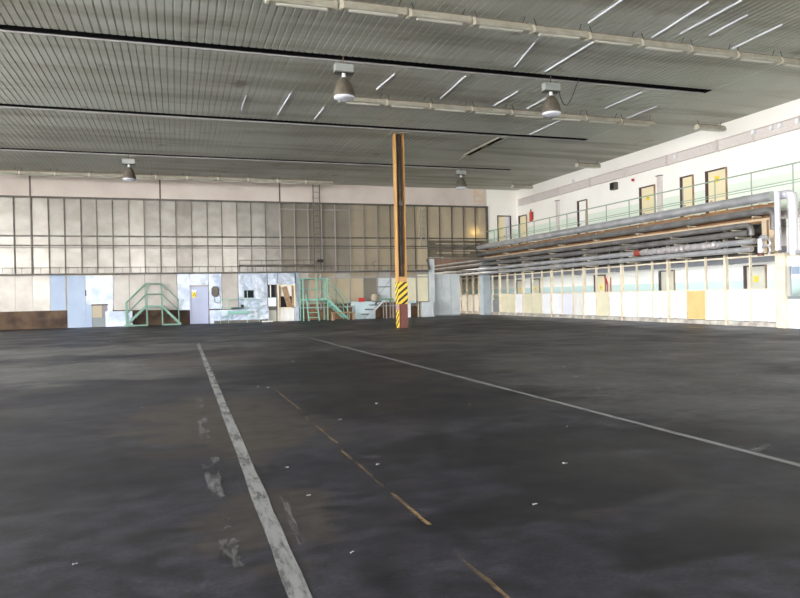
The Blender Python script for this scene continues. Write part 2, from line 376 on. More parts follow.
# ---- ceiling: ribbed sheets in bays, slots blackened as shade between, light-blocking slab over
XE = 14.38
slots = [-2.95, 3.2, 9.33, 15.48, 21.52, 27.55]; SW = .165
def rib_profile(x0, x1):
    P = []; p = .158; x = x0; z = ZC
    while x < x1 - 1e-6:
        P += [(x, z), (x+.122, z), (x+.130, z+.014), (x+.150, z+.014)]; x += p
    return [(min(a, x1), b) for a, b in P] + [(x1, z)]
prof = rib_profile(XL, XE); prof2 = rib_profile(XE, W)
ce = MB()
def ribsheet(pr, y0, y1):
    n = len(pr); ce.add([(x, y0, z) for x, z in pr] + [(x, y1, z) for x, z in pr], [(i, i+1, i+1+n, i+n) for i in range(n-1)])
edges = [YR] + [e for sy in slots for e in (sy-SW, sy+SW)] + [YA]
for i in range(0, len(edges), 2): ribsheet(prof, edges[i], edges[i+1])
ribsheet(prof2, YR, YA)
ceil = struct('ceiling', ce, M['ceil'], 'grey ribbed sheet metal ceiling with dark slots')
ceil['category'] = 'ceiling'
struct('sky_block_slab', box(XL-.3, YR-.3, ZC+.6, W+.3, YA+.3, ZC+.8), M['concrete'], parent=ceil)  # unseen slab added above the ceiling to keep sky light out
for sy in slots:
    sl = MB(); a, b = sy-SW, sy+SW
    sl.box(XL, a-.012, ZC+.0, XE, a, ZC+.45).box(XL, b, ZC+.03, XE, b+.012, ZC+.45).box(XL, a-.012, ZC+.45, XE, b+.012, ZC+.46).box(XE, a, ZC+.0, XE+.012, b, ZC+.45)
    sl.build('shaded_slot_lining', M['voidshade'], ceil, label='ceiling slot with shade painted black')
    MB().box(XL, b-.005, ZC-.014, XE, b+.02, ZC+.012).build('slot_edge', M['slotedge'], ceil, label='pale metal slot edge')
# thin pale strips just under the ceiling sheets
for (xa, ya, xb, yb) in ((7.99, 14.92, 7.67, 13.38), (8.91, 15.07, 8.94, 12.92), (10.05, 12.44, 9.9, 10.62), (10.5, 12.09, 10.48, 10.39), (12.34, 12.52, 12.28, 11.1), (9.01, 18.16, 9.04, 16.75), (10.13, 18.22, 10.16, 17.15), (12.47, 17.6, 12.5, 15.95), (13.87, 18.5, 13.9, 17.05), (11.87, 21.17, 11.88, 19.23), (7.2, 17.9, 7.1, 15.9), (5.2, 17.5, 5.3, 16.2), (3.0, 20.6, 3.05, 18.4), (4.18, 20.9, 4.2, 19.6), (1.9, 20.4, 1.9, 18.9), (8.2, 12.1, 8.2, 10.4), (11.2, 12.0, 11.15, 10.9)):
    w = .022
    MB().bar((xa, ya, ZC-.018), (xb, yb, ZC-.012), w*1.2, .03).build('pale_strip', M['lavwhite'], ceil, label='thin pale strip')
# hatch: black plate painted as the shaded inside, with frame and torn lining
hy0, hy1, hx0, hx1 = 21.75, 24.85, 10.97, 11.22
ht = thing('ceiling_hatch', 'long narrow open ceiling hatch with painted-dark inside and hanging lining', 'hatch', (11.1, 23.3, ZC-.03))
MB().box(hx0, hy0, ZC-.03, hx1, hy1, ZC-.006).build('opening', M['voidshade'], ht)
for a in ((hx0-.04, hy0, hx0, hy1), (hx1, hy0, hx1+.04, hy1), (hx0-.04, hy0-.04, hx1+.04, hy0), (hx0-.04, hy1, hx1+.04, hy1+.04)):
    box(a[0], a[1], ZC-.06, a[2], a[3], ZC-.006).build('frame', M['fixture'], ht)
MB().bar((11.05, 22.9, ZC-.05), (11.14, 23.5, ZC-.045), .12, .015).build('torn_lining', M['bell'], ht)
MB().bar((11.12, 24.95, ZC-.04), (11.25, 26.1, ZC-.03), .1, .03).build('loose_strip', M['fixture'], ht)

# ---- walls
wl = MB()
LO = (-9.0, 25.0, .9, 6.3)           # left window band: y0,y1,z0,z1
wl.box(XL-.3, YR, 0, XL, LO[0], ZC+.6).box(XL-.3, LO[1], 0, XL, YA, ZC+.6).box(XL-.3, LO[0], 0, XL, LO[1], LO[2]).box(XL-.3, LO[0], LO[3], XL, LO[1], ZC+.6)
struct('wall_left', wl, M['band'])
wm = MB()
for i in range(21): y = LO[0] + (LO[1]-LO[0])*i/20; wm.box(XL-.2, y-.04, LO[2], XL-.1, y+.04, LO[3])
for z in (LO[2], 3.0, 4.6, LO[3]): wm.box(XL-.2, LO[0], z-.04, XL-.1, LO[1], z+.04)
struct('window_1', wm, M['mullion'])
RO = (-7.0, 9.0, 0., 4.2)            # rear gateway
wr = MB().box(XL-.3, YR-.3, 0, RO[0], YR, ZC+.6).box(RO[1], YR-.3, 0, W+.3, YR, ZC+.6).box(RO[0], YR-.3, RO[3], RO[1], YR, ZC+.6)
struct('wall_rear', wr, M['band'])
for x in (-7+16/3, -7+32/3): struct('trim_1', box(x-.15, YR-.25, 0, x+.15, YR-.05, RO[3]), M['mullion'])

# right wall with the gallery and the corridor below it
wrt = struct('wall_right', box(W, YR, 0, W+.3, YA, ZC+.6), M['white'], 'bright white right wall behind gallery and corridor')
box(W-.006, YR, GZ, W, YA, 4.58).build('dado', M['dado'], wrt, label='pale green painted dado of the gallery')
box(W-.006, YR, 0, W, YA, 1.37).build('dado', M['dadolow'], wrt, label='pale teal painted dado of the corridor')
struct('gallery_slab', box(15.75, YR, 2.98, W, YA, GZ), M['concrete'], 'concrete gallery floor slab along the right wall')

# back wall: plaster band, base plinth, end wall of the gallery
XG = bx(487, 230)
ZB = 5.73
wb = MB().box(XL, D, ZB, XG, D+.25, ZC+.6)
wbo = struct('wall_back', wb, M['band'], 'pale plaster band above the glazed back wall')
for px in (30, 160, 279.5):
    x = bx(px, 190); box(x-.035, D-.012, ZB, x+.035, D, ZC).build('joint', M['mullion'], wbo)
box(bx(474, 200), D-.004, 6.0, bx(484, 200), D, ZC-.02).build('stain', mat('ochre_stain', srgb(214, 176, 130), .9, c2=srgb(216, 204, 192), scale=2.5, lo=.4, hi=.6), wbo, label='ochre damp stain')
# end wall of gallery, with a doorway
dx0, dx1 = bx(498, 225, D), bx(510, 225, D); dzt = bz(504, 216.5)
we = MB().box(XG, D, GZ, dx0, D+.2, ZC+.6).box(dx1, D, GZ, W, D+.2, ZC+.6).box(dx0, D, dzt, dx1, D+.2, ZC+.6)
weo = struct('wall_end', we, M['white'], 'white end wall of the gallery')
for a, b in ((XG, dx0-.03), (dx1+.03, W)): box(a, D-.006, GZ, b, D, 4.58).build('dado', M['dado'], weo, label='pale green painted dado')
d = thing('door_1', 'cream door standing ajar in the gallery end wall', 'door', ((dx0+dx1)/2, D, GZ), kind='structure')
MB().box(dx0-.04, D-.03, GZ, dx0, D+.2, dzt+.04).box(dx1, D-.03, GZ, dx1+.06, D+.2, dzt+.04).box(dx0, D-.03, dzt, dx1, D+.2, dzt+.05).build('frame', M['doorframe'], d)
lf = box(dx0, D+.02, GZ, dx0+(dx1-dx0)*.62, D+.06, dzt).build('door_leaf', M['door_cream'], d)
MB().tube([(dx0+.3, D-.04, GZ+1.0), (dx0+.38, D-.04, GZ+1.0)], .015, 8).build('handle', M['black'], lf)
box(dx0+(dx1-dx0)*.62, D+.03, GZ, dx1, D+.05, dzt).build('side_panel', M['lavwhite'], d)

# far walls of the next hall
struct('wall_far', box(XL, YA, 0, W, YA+.3, ZC+.6), M['beigewall'])
AO = (34.5, 46.0, 1.3, 6.2)

# ================================================================== BACK WALL GLAZING
mpx = [14.2, 31.6, 48.8, 64.8, 81.3, 97, 113, 129.2, 144.6, 160.5, 176.2, 192, 207.7, 222.2, 237.2, 251.4, 265.8, 280.3, 294.8, 308.6, 322, 335.4, 350.2, 363.4, 377, 390.5, 403, 415.1, 427.6, 439.8, 452, 463.7, 475.6]
mx = [bx(p, 240) for p in mpx]
while mx[0] > XL + .3: mx.insert(0, mx[0] - .664)
mx = [XL] + mx + [XG]
ZW = 2.40
gw = thing('glazed_wall', 'tall back wall screen of dull metal sheets and beige frosted panes', 'wall cladding', (1.0, D, ZW), kind='structure')
x280 = bx(280.3, 240)
xo0 = bx(429, 256)                      # pipes pass through an open strip from here to the right end
for i in range(len(mx)-1):
    a, b = mx[i], mx[i+1]; mid = (a+b)/2
    if mid < x280:
        m = (M['sheetA'], M['sheetB'], M['sheetA'], M['sheetC'])[(i*7+i//3) % 4]
        box(a+.012, D+.03+.006*(i % 3), ZW, b-.012, D+.05+.006*(i % 3), ZB).build('metal_sheet', m if m is not M['sheetC'] else M['sheetD'], gw)
    else:
        m = M['frostdark'] if mid < bx(350, 240) else (M['frost'] if mid < bx(410, 240) else M['frostlow'])
        z0 = 3.95 if mid > xo0 else ZW
        box(a+.012, D+.04, z0, b-.012, D+.055, ZB).build('frosted_pane', m, gw)
        if mid > xo0: box(a+.012, D+.04, 3.08, b-.012, D+.055, 3.95).build('brown_pane', M['browng'], gw, label='dark brown glass strip')
thick = {round(bx(p, 240), 3) for p in (31.6, 160.5, 280.3)}
for x in mx[1:]:
    t = .03 if round(x, 3) in thick else .017
    if abs(x-XG) < .01: t = .06
    m = M['mullion'] if (x < x280 or x > bx(383, 240)) else M['mullionlight']
    box(x-t, D-.05, (3.06 if x > bx(432, 260) and x < XG-.1 else ZW), x+t, D+.03, ZB).build('mullion', m, gw)
for z, h in ((4.05, .035), (3.63, .03), (3.53, .012)):
    box(XL, D-.045, z-h, XG, D+.035, z+h).build('transom', M['mullion'], gw)
box(XL, D-.06, ZB-.03, XG+.06, D+.03, ZB+.05).build('head_rail', M['mullion'], gw)
box(x280, D-.04, 5.41, bx(366, 210), D+.03, 5.45).build('transom', M['mullionlight'], gw, label='pale thin upper transom')
for z, u, v in ((3.30, 437, 470), (3.42, 452, 486), (3.78, 436, 480)): box(bx(u, 255), D+.02, z-.03, min(bx(v, 255), XG-.06), D+.05, z+.02).build('slat', M['beigewall'], gw, label='pale beige slat behind brown glass')
# catwalk
cw = thing('catwalk', 'narrow dark steel walkway with low railing along the back wall', 'walkway', (0, D-.3, ZW-.08))
def cwline(x0, x1, z0, z1, root, pitch):
    MB().box(x0, D-.42, z0, x1, D-.06, z0+.05).build('deck', M['mullion'], root)
    MB().tube([(x0, D-.42, z1), (x1, D-.42, z1)], .014, 6).build('handrail', M['mullion'], root)
    k = int((x1-x0)/pitch)
    for i in range(k+1):
        x = x0 + (x1-x0)*i/k
        MB().bar((x, D-.42, z0+.05), (x, D-.42, z1), .018).build('post', M['mullion'], root)
cwline(XL+.05, bx(426, 270), ZW-.06, ZW+.24, cw, .36)
cr = thing('raised_walkway', 'short raised steel tray with railing left of the tall wall ladder', 'walkway', (bx(277, 263), D-.3, 2.72))
MB().box(bx(238.5, 265), D-.62, 2.66, bx(312, 265), D-.44, 2.71).build('deck', M['mullion'], cr)
MB().tube([(bx(238.5, 265), D-.6, 2.92), (bx(312, 265), D-.6, 2.92)], .014, 6).build('handrail', M['mullion'], cr)
for i in range(8):
    x = bx(238.5, 265) + (bx(312, 265)-bx(238.5, 265))*i/7
    MB().bar((x, D-.6, 2.7), (x, D-.6, 2.92), .018).build('post', M['mullion'], cr)
MB().bar((bx(238.5, 265), D-.6, 2.3), (bx(238.5, 265), D-.6, 2.7), .04).build('bracket', M['mullion'], cr)
MB().bar((bx(312, 265), D-.5, 2.3), (bx(312, 265), D-.5, 2.7), .04).build('bracket', M['mullion'], cr)
# ladders
def ladder(name, label, x0, x1, z0, z1, y, m, m2=None, zs=None, pitch=.30):
    t = thing(name, label, 'ladder', ((x0+x1)/2, y, z0))
    for x in (x0, x1): MB().bar((x, y, z0), (x, y, z1), .045, .03).build('stile', m, t)
    n = int((z1-z0)/pitch)
    for i in range(1, n+1):
        z = z0 + (z1-z0)*i/(n+.4); MB().tube([(x0, y, z), (x1, y, z)], .012, 6).build('rung', m, t)
    for z in (z0+.5, z1-.6):
        for x in (x0, x1): MB().bar((x, y, z), (x, D-.02, z), .025).build('bracket', m, t)
    return t
ladder('wall_ladder', 'tall dark steel ladder up the back wall to the ceiling', bx(313, 230), bx(319.3, 230), ZW+.05, bz(316, 184.5), D-.22, M['mullion'])
ladder('wall_ladder', 'pale lower ladder behind the green work platform', bx(315, 290), bx(319.6, 290), .5, ZW-.1, D-.22, M['mullionlight'])
ladder('wall_ladder', 'faint pale ladder against the frosted panes right of the column', bx(419.8, 230), bx(424.6, 230), 3.66, 5.55, D-.16, M['mullionlight'])
fd = thing('floodlight', 'small black floodlight fixed beside the tall ladder', 'lamp', (bx(318, 262), D-.5, bz(318, 262)))
MB().box(bx(315, 262), D-.75, bz(318, 263), bx(320.5, 262), D-.45, bz(318, 260.2)).build('housing', M['black'], fd, bevel=.03)
MB().tube([(bx(318, 262), D-.5, bz(318, 262)), (bx(319, 262), D-.22, bz(318, 262))], .02, 6).build('bracket', M['black'], fd)
cl = MB(); cxx, czz = bx(373.5, 262), ZW+.34
cl.tube([(cxx + .16*math.cos(t*.35), D-.45, czz + .12*math.sin(t*.35)) for t in range(4, 17)] , .012, 6)
tag(cl.build('cable_loop', M['mullion']), 'loop of dark cable on the walkway left of the column', 'cable')

# ================================================================== LOWER BACK WALL
def rect(x0, x1, y0, y1, dy=0., th=.03, Y=None):
    """panel against the back wall from picture bounds measured on that wall"""
    Yp = (D - dy) if Y is None else Y
    return (bx(x0, (y0+y1)/2, Yp), bx(x1, (y0+y1)/2, Yp), max(0, bz((x0+x1)/2, y1, Yp)), bz((x0+x1)/2, y0, Yp), Yp)
def panel(name, x0, x1, y0, y1, m, parent=None, dy=0., th=.03, floor=False, **k):
    a, b, z0, z1, Yp = rect(x0, x1, y0, y1, dy)
    if floor: z0 = 0
    return box(a, Yp, z0, b, Yp+th, z1).build(name, m, parent, **k)
lc = thing('lower_cladding', 'patchwork of tin sheets on the lower back wall', 'wall cladding', (0, D, 0), kind='structure')
# base plinth
zb = .78
def base(x0, x1, m, zt=zb, label=None): box(x0, D+.0, 0, x1, D+.2, zt).build('base', m, lc, label=label)
base(XL, bx(67), M['rust'], label='rusty brown base wall')
base(bx(110), bx(190), M['rust'], label='rusty brown base wall')
base(bx(299), bx(430), M['brick'], label='brown brick base wall')
# sheets left of the blue sheets
xs = [v for v in mx if v < bx(66)] + [bx(66)]
for i in range(len(xs)-1):
    m = M['bluesheet'] if i == len(xs)-2 else (M['sheetC'], M['sheetA'], M['sheetC'])[i % 3]
    box(xs[i]+.006, D-.02, zb, xs[i+1]-.006, D+.01, ZW).build('tin_sheet', m, lc)
for x0, x1, y0, y1, m, lab in ((113, 129.3, 274, 310, 'sheetC', None), (129.3, 145, 274, 310, 'sheetC', None), (145, 161, 274, 310, 'sheetC', None), (161, 177, 274, 310, 'sheetC', None),
        (177.3, 190, 273, 310, 'foil', 'crumpled silver sheet'), (190, 208.5, 273, 285, 'foil', 'crumpled silver sheet'),
        (208.5, 222, 272.5, 309, 'foil', 'crumpled silver sheet'), (222, 238, 272.5, 309, 'sheetC', None),
        (238.5, 267.5, 272, 322, 'foil', 'large crumpled silver sheet'), (267.5, 277.5, 272, 284.5, 'foil', 'crumpled silver sheet'), (277.5, 296, 271.5, 285, 'foil', 'crumpled silver sheet'), (295, 299.5, 272, 308, 'foil', 'narrow silver sheet')):
    panel('tin_sheet', x0+.15, x1-.15, y0, y1, M[m], lc, dy=.02, label=lab)
for x in (113, 129.3, 145, 161, 177, 208.5, 222, 238.2): # seams
    panel('seam', x-.2, x+.25, 273, 310, M['mullion'], lc, dy=.03, th=.02)
box(bx(208.5), D, 0, bx(299), D+.2, ZW).build('backing', M['rust'], lc)
box(XL, D-.03, ZW-.07, XG-.3, D+.02, ZW-.02).build('ledge', M['mullion'], lc)

# pale blue sheet door with a patched hatch
bs = thing('sheet_door', 'light blue sheet metal door with a small beige hatch to its right', 'door', (bx(90), D-.06, 0))
panel('door_leaf', 67.2, 85.6, 275.5, 328.5, M['bluesheet'], bs, dy=.06, floor=True)
panel('upper_sheet', 85.8, 113, 275.5, 305, M['foil'], bs, dy=.05)
panel('side_sheet', 85.8, 92, 305, 328.5, M['bluesheet'], bs, dy=.05, floor=True)
panel('dented_sheet', 107.8, 113, 305, 328.5, M['foil'], bs, dy=.05, floor=True)
panel('hatch_panel', 92, 102, 305, 317.5, M['beigewall'], bs, dy=.03)
panel('hatch_panel', 102, 107.8, 305, 317.5, M['purplegrey'], bs, dy=.03, label='greyer hatch panel')
panel('hatch_frame', 91.5, 108, 304.2, 305.4, M['rust'], bs, dy=.07)
panel('lower_sheet', 92, 108, 317.5, 328.5, M['greydull'], bs, dy=.03, floor=True)
panel('handle', 85.2, 86.2, 290, 296, M['black'], bs, dy=.09)
tag(panel('metal_sheet', 105.5, 132.5, 311.2, 328.5, M['foil'], None, dy=.16, th=.02, floor=True), 'low crumpled silver sheet propped beside the green crossing stair', 'metal sheet')

# lavender door with a warning sign
d = thing('door_2', 'pale lavender door with a yellow triangle warning sign', 'door', (bx(199), D-.06, 0), kind='structure')
lf = panel('door_leaf', 191.2, 207, 286.5, 325, M['lavdoor'], d, dy=.05, floor=True)
for a in ((189.8, 191.2, 285, 325), (207, 208.2, 285, 325)): panel('frame', *a, M['lavdoor'], d, dy=.08, th=.07, floor=True)
panel('frame', 189.8, 208.2, 285, 286.6, M['mullionlight'], d, dy=.08, th=.07)
sg = panel('sign', 191.8, 196.2, 291, 297.3, M['yellow'], lf, dy=.065, th=.01, label='yellow warning sign')
tx, tz, ty = bx(194.2, 294), bz(194, 295), D-.07
MB().prism([(tx-.08, tz-.06), (tx+.08, tz-.06), (tx, tz+.09)], 1, ty-.008, ty).build('sign_triangle', M['black'], lf, label='black warning triangle')
MB().prism([(tx-.045, tz-.04), (tx+.045, tz-.04), (tx, tz+.05)], 1, ty-.011, ty-.006).build('sign_triangle', M['yellow'], lf, label='yellow inside of warning triangle')
a, b, z0, z1, Yp = rect(191.8, 196.2, 290, 292.2, .067); box(a, Yp, z0, b, Yp+.01, z1).build('sign_plate', M['whitepaint'], lf)

# grey box with hose right of that door
g = thing('wall_box', 'round-cornered grey box with a hose on the silver sheet', 'box', (bx(216), D-.15, bz(216, 297)))
a, b, z0, z1, Yp = rect(211.5, 219.3, 286.2, 296.8, .2)
mb = MB(); ch = .1
mb.prism([(a+ch, z0), (b-ch, z0), (b, z0+ch), (b, z1-ch), (b-ch, z1), (a+ch, z1), (a, z1-ch), (a, z0+ch)], 1, Yp, D-.025).build('housing', M['mullion'], g, bevel=.02)
MB().prism([(a+ch+.05, z0+.08), (b-ch-.05, z0+.08), (b-.06, z0+ch+.05), (b-.06, z1-ch-.05), (b-ch-.05, z1-.06), (a+ch+.05, z1-.06), (a+.06, z1-ch-.05), (a+.06, z0+ch+.05)], 1, Yp-.03, Yp).build('lid', M['bell'], g)
hz = bz(216, 299)
MB().tube([(b-.02, Yp+.08, z0+.12), (b+.06, Yp+.05, z0-.02), (b+.05, Yp+.05, hz-.12), (b-.08, Yp+.05, hz-.2), (b-.2, Yp+.05, hz-.14), (b-.22, Yp+.05, z0-.0)], .018, 8).build('hose', M['greydull'], g, smooth=True)

# silver plinth with green bench frame in front
pl = thing('plinth', 'low silver sheeted plinth with a dark ledge under the small window', 'plinth', (bx(239), D-.3, 0))
panel('front_sheet', 209.5, 269, 309.5, 324, M['foil'], pl, dy=.34, th=.26, floor=True)
panel('kerb', 214.5, 268, 320.2, 324.5, M['mullion'], pl, dy=.55, th=.2, floor=True)
panel('kerb_edge', 262, 273, 320.8, 322, M['warmwhite'], pl, dy=.6, th=.06)
bn = thing('bench_stand', 'mint green tubular guard stand with shelf beside the silver plinth', 'stand', (bx(241, 315, D-.9), D-.9, 0))
Yb = D-.9
def P(x, y, Y): return at(x, y, 1, Y)
def gt(a, b, Y, r=.018, name='tube', root=None, m=None, Y2=None):
    p, q = P(*a, Y), P(*b, Y2 or Y); p.z = max(p.z, .0); q.z = max(q.z, .0)
    return MB().tube([p, q], r, 8).build(name, m or M['green'], root, smooth=True)
for px in (220.5, 228.5, 247.5, 259.5): gt((px, 299.5), (px, 326), Yb, .013, 'upright', bn)
gt((220.5, 299.5), (260.5, 299.5), Yb, .014, 'top_rail', bn); gt((220.5, 308), (259.5, 308), Yb, .01, 'mid_rail', bn)
a, b = P(228, 313, Yb), P(249, 313, Yb); box(a.x, Yb+.01, a.z-.05, b.x, Yb+.3, a.z+.07).build('shelf', M['green'], bn)
for px in (224, 250): gt((px, 317), (px+4, 316), Yb-.03, .03, 'foot_pad', bn)
vz = P(236, 308.5, D-.6).z
vs_ = thing('bench_vice', 'small dark bench vice on the silver plinth', 'vice', (bx(236, 309, D-.3), D-.3, vz))
a, b, z0, z1, Yp = rect(231.5, 241, 306.2, 308.8, .25)
z0 = rect(231.5, 241, 306, 309.6, .34)[2]+.02
box(a, Yp, z0, b, Yp+.2, z0+.09).build('body', M['black'], vs_, bevel=.01)
box(bx(240.5), Yp, z0, bx(243.2), Yp+.15, bz(241, 304.6)).build('jaw', M['black'], vs_, bevel=.01)

# small dark window in the silver sheets
w = thing('window_2', 'small dark window in the silver sheeting', 'window', (bx(249), D-.06, bz(249, 298)), kind='structure')
panel('pane', 244.2, 254, 290.2, 297.8, M['darkglass'], w, dy=.03, th=.01)
for a in ((243.8, 254.4, 289.8, 290.5), (243.8, 254.4, 297.6, 298.2), (243.8, 244.4, 290, 298), (253.6, 254.3, 290, 298), (247, 247.7, 290, 298)): panel('frame', *a, M['greydull'] if a[0] != 247 else M['green'], w, dy=.05, th=.03)

# narrow cubicle with dark window, white box
k = thing('narrow_cubicle', 'narrow cubicle with dark pane and white box left of the glazed door', 'cubicle', (bx(272), D-.1, 0))
panel('back_board', 267.8, 277.2, 284.5, 323, M['greydull'], k, dy=.04, floor=True)
panel('pane', 268.2, 274.8, 284.8, 297.3, M['darkglass'], k, dy=.06, th=.015)
panel('pane_bar', 274.8, 276.3, 284.8, 297.3, M['doorframe'], k, dy=.08)
panel('pane_bar', 270, 271, 285, 297.3, M['warmwhite'], k, dy=.08, label='pale pane bar')
panel('white_box', 268.5, 276.3, 297.7, 306.3, M['whitepaint'], k, dy=.2, th=.15)
panel('dark_shelf', 268.8, 276.8, 306.3, 310.2, M['mullion'], k, dy=.15, th=.1)
panel('lower_board', 269, 276.2, 310.2, 323, M['doorgrey'], k, dy=.07, floor=True)
# glazed wooden door
d = thing('door_3', 'cream door with a tall glazed upper half and wooden frame', 'door', (bx(286), D-.08, 0), kind='structure')
lf = panel('door_leaf', 279.3, 294.2, 308, 322.3, M['warmwhite'], d, dy=.07, floor=True)
panel('lock_rail', 279.3, 294.2, 307.2, 308.6, M['cream'], d, dy=.1, th=.06)
for a in ((279.2, 280.6, 285.5, 308), (291.8, 293.9, 285.5, 308), (279.2, 293.9, 284.6, 286.2)): panel('frame', *a, M['wood'] if a[3] != 286.2 else M['cream'], d, dy=.1, th=.06)
panel('pane', 280.6, 291.8, 286.2, 307.4, M['darkglass'], d, dy=.02, th=.01)
panel('pane_backing', 280.6, 291.8, 286.2, 296.2, M['warmwhite'], d, dy=.035, th=.01, label='pale blind in the upper pane')
a, b = P(284, 286.5, D-.05), P(289.8, 307, D-.05)
MB().bar(a, b, .26, .015, (0, 1, 0)).build('leaning_board', M['wood'], d, label='brown board leaning behind the pane')
for a in ((277.6, 279.2, 283.8, 323), (294.2, 295.6, 283.8, 323)): panel('jamb', *a, M['cream'], d, dy=.12, th=.1, floor=True)
tag(panel('metal_box', 294.8, 299.2, 306.6, 322, M['foil'], None, dy=.3, th=.28, floor=True), 'slim silver box standing right of the glazed door', 'box')

# beige glazing of the right half, below the walkway
gl = thing('low_glazing', 'lower row of beige dusty panes behind the green platform and grey steps', 'glazing', (bx(360), D, .8), kind='structure')
lx = [299.3, 308.6, 321, 336, 350.3, 363.6, 377.3, 390.5, 403.3, 416.5, 428.8]
for i in range(len(lx)-1):
    y1 = 306
    m = M['frostdark'] if i in (0, 5) else M['frostlow']
    if i in (6,): m = M['cabinet']
    if i in (7, 8): m = M['creampanel']
    panel('pane', lx[i]+.2, lx[i+1]-.2, 277.8, 306.5, m, gl, dy=-.02, th=.015)
    panel('upper_pane', lx[i]+.2, lx[i+1]-.2, 271.5, 277.5, M['frost'] if i % 3 else M['sheetC'], gl, dy=-.02, th=.015)
for x in lx: panel('mullion', x-.45, x+.45, 271, 306.5, M['mullionlight'], gl, dy=.03, th=.06)
panel('transom', 299.3, 429, 277.0, 278.2, M['mullionlight'], gl, dy=.035, th=.06)
panel('transom', 299.3, 429, 270.2, 271.4, M['mullionlight'], gl, dy=.035, th=.06)
panel('transom', 377.3, 391, 286.2, 287, M['greydull'], gl, dy=.02, th=.03, label='thin grey rail')
panel('ledge', 299.3, 429, 305.6, 307, M['mullionlight'], gl, dy=.06, th=.1)
panel('cream_board', 417.6, 427.8, 274.5, 301.5, M['creampanel'], gl, dy=.02, label='plain cream board')
# pale shape behind the pane
mw = MB().lathe(Vector((bx(373), D-.3, P(365, 302.5, D-.72).z+.052)), [(.0, .38), (.13, .36), (.19, .26), (.2, .12), (.17, 0), (0, 0)], 16)
tag(mw.build('beige_drum', M['beigewall'], None, smooth=True), 'rounded beige drum on top of the pale blue cupboard', 'drum')

# ---- stairs
def stile(root, x0, x1, ytop, ymid, ydeck, Yf, Yk, m):
    for Y in (Yf, Yk):
        for px in (x0, x1):
            p = P(px, ytop, Yf); MB().bar((p.x, Y, 0), (p.x, Y, p.z), .04).build('post', m, root)
    a, b = P(x0, ydeck, Yf), P(x1, ydeck, Yf)
    box(a.x-.03, Yf-.02, a.z-.06, b.x+.03, Yk+.02, a.z+.02).build('deck', m, root)
    return a, b
g = thing('crossover_stair', 'mint green steel crossing stair with platform left of the lavender door', 'stair', (bx(153, 320, D-.9), D-.55, 0))
Yf, Yk = D-1.0, D-.22
a, b = stile(g, 146, 161.5, 283.4, 294, 306, Yf, Yk, M['greygreen'])
for Y in (Yf, Yk):
    for zy in (283.4, 294):
        z = P(153, zy, Yf).z; MB().tube([(a.x, Y, z), (b.x, Y, z)], .022, 8).build('rail', M['greygreen'], g)
    zt = P(153, 283.4, Yf).z; zm = P(153, 294, Yf).z; zd = a.z
    xl, xr = P(126.3, 326, Yf).x, P(178.5, 300, Yf).x
    zl = P(126.3, 302.5, Yf).z; zr = P(178.5, 299.5, Yf).z
    MB().bar((a.x, Y, zd), (xl-.05, Y, .02), .05, .09).build('stringer', M['greygreen'], g)
    MB().bar((b.x, Y, zd), (P(181, 326, Yf).x, Y, .02), .05, .09).build('stringer', M['greygreen'], g)
    MB().tube([(a.x, Y, zt), (xl, Y, zl)], .022, 8).build('rail', M['greygreen'], g); MB().tube([(b.x, Y, zt), (xr, Y, zr)], .022, 8).build('rail', M['greygreen'], g)
    MB().tube([(a.x, Y, zm), (xl, Y, zl-.5)], .018, 8).build('rail', M['greygreen'], g); MB().tube([(b.x, Y, zm), (xr, Y, zr-.5)], .018, 8).build('rail', M['greygreen'], g)
    MB().bar((xl, Y, 0), (xl, Y, zl), .045).build('post', M['greygreen'], g); MB().bar((xr, Y, 0), (xr, Y, zr), .045).build('post', M['greygreen'], g)
    MB().bar((xl, Y, .03), (a.x, Y, .03), .04).build('foot_bar', M['greygreen'], g); MB().bar((b.x, Y, .03), (xr, Y, .03), .04).build('foot_bar', M['greygreen'], g)
for i in range(1, 5):
    t = i/5
    for X0, X1 in ((a.x, xl-.05), (b.x, P(181, 326, Yf).x)):
        x = X0+(X1-X0)*t; z = zd*(1-t); box(x-.12, Yf+.03, z-.015, x+.12, Yk-.03, z+.015).build('tread', M['greystep'], g)

g = thing('work_platform', 'tall mint green work platform with front ladder and side flight', 'platform', (bx(316, 318, D-.9), D-.6, 0))
Yf, Yk = D-1.15, D-.3
A = {px: P(px, 299.5, Yf).x for px in (303.2, 306.5, 317.3, 326.5, 328.2)}
zd = P(316, 299.5, Yf).z; zt = P(316, 278.4, Yf).z
for px in (303.2, 327.5):
    x = P(px, 299, Yf).x
    for Y in (Yf, Yk): MB().bar((x, Y, 0), (x, Y, zt), .05).build('post', M['green'], g)
x0, x1 = P(302, 299, Yf).x, P(328.5, 299, Yf).x
box(x0, Yf-.03, zd-.05, x1, Yk+.03, zd+.04).build('deck', M['green'], g)
xa, xb = P(303.2, 299, Yf).x, P(327.5, 299, Yf).x
for z in (zt, (zt+zd)/2):
    MB().tube([(xa, Yk, z), (xb, Yk, z)], .022, 8).build('rail', M['green'], g)
    MB().tube([(xa, Yf, z), (xa, Yk, z)], .022, 8).build('rail', M['green'], g)
MB().tube([(xa, Yf, zt), (xb, Yf, zt)], .02, 8).build('rail', M['green'], g)
for px in (317, 325.6):
    x = P(px, 299, Yf).x; MB().bar((x, Yf, zd), (x, Yf, zt), .035).build('post', M['green'], g)
Yl = Yf-.25
for px, pb in ((306, 307.2), (316.6, 317.4)):
    MB().bar((P(px, 299, Yf).x, Yf, zd+.25), (P(pb, 299, Yf).x, Yl-.1, 0), .05).build('ladder_stile', M['green'], g)
for i in range(4):
    t = (i+.6)/4.3; z = zd*(1-t); y = Yf+(Yl-.1-Yf)*t
    box(P(306.5, 299, Yf).x, y-.07, z-.014, P(317, 299, Yf).x, y+.07, z+.014).build('ladder_tread', M['green'], g)
xe = P(346.8, 317, Yf).x
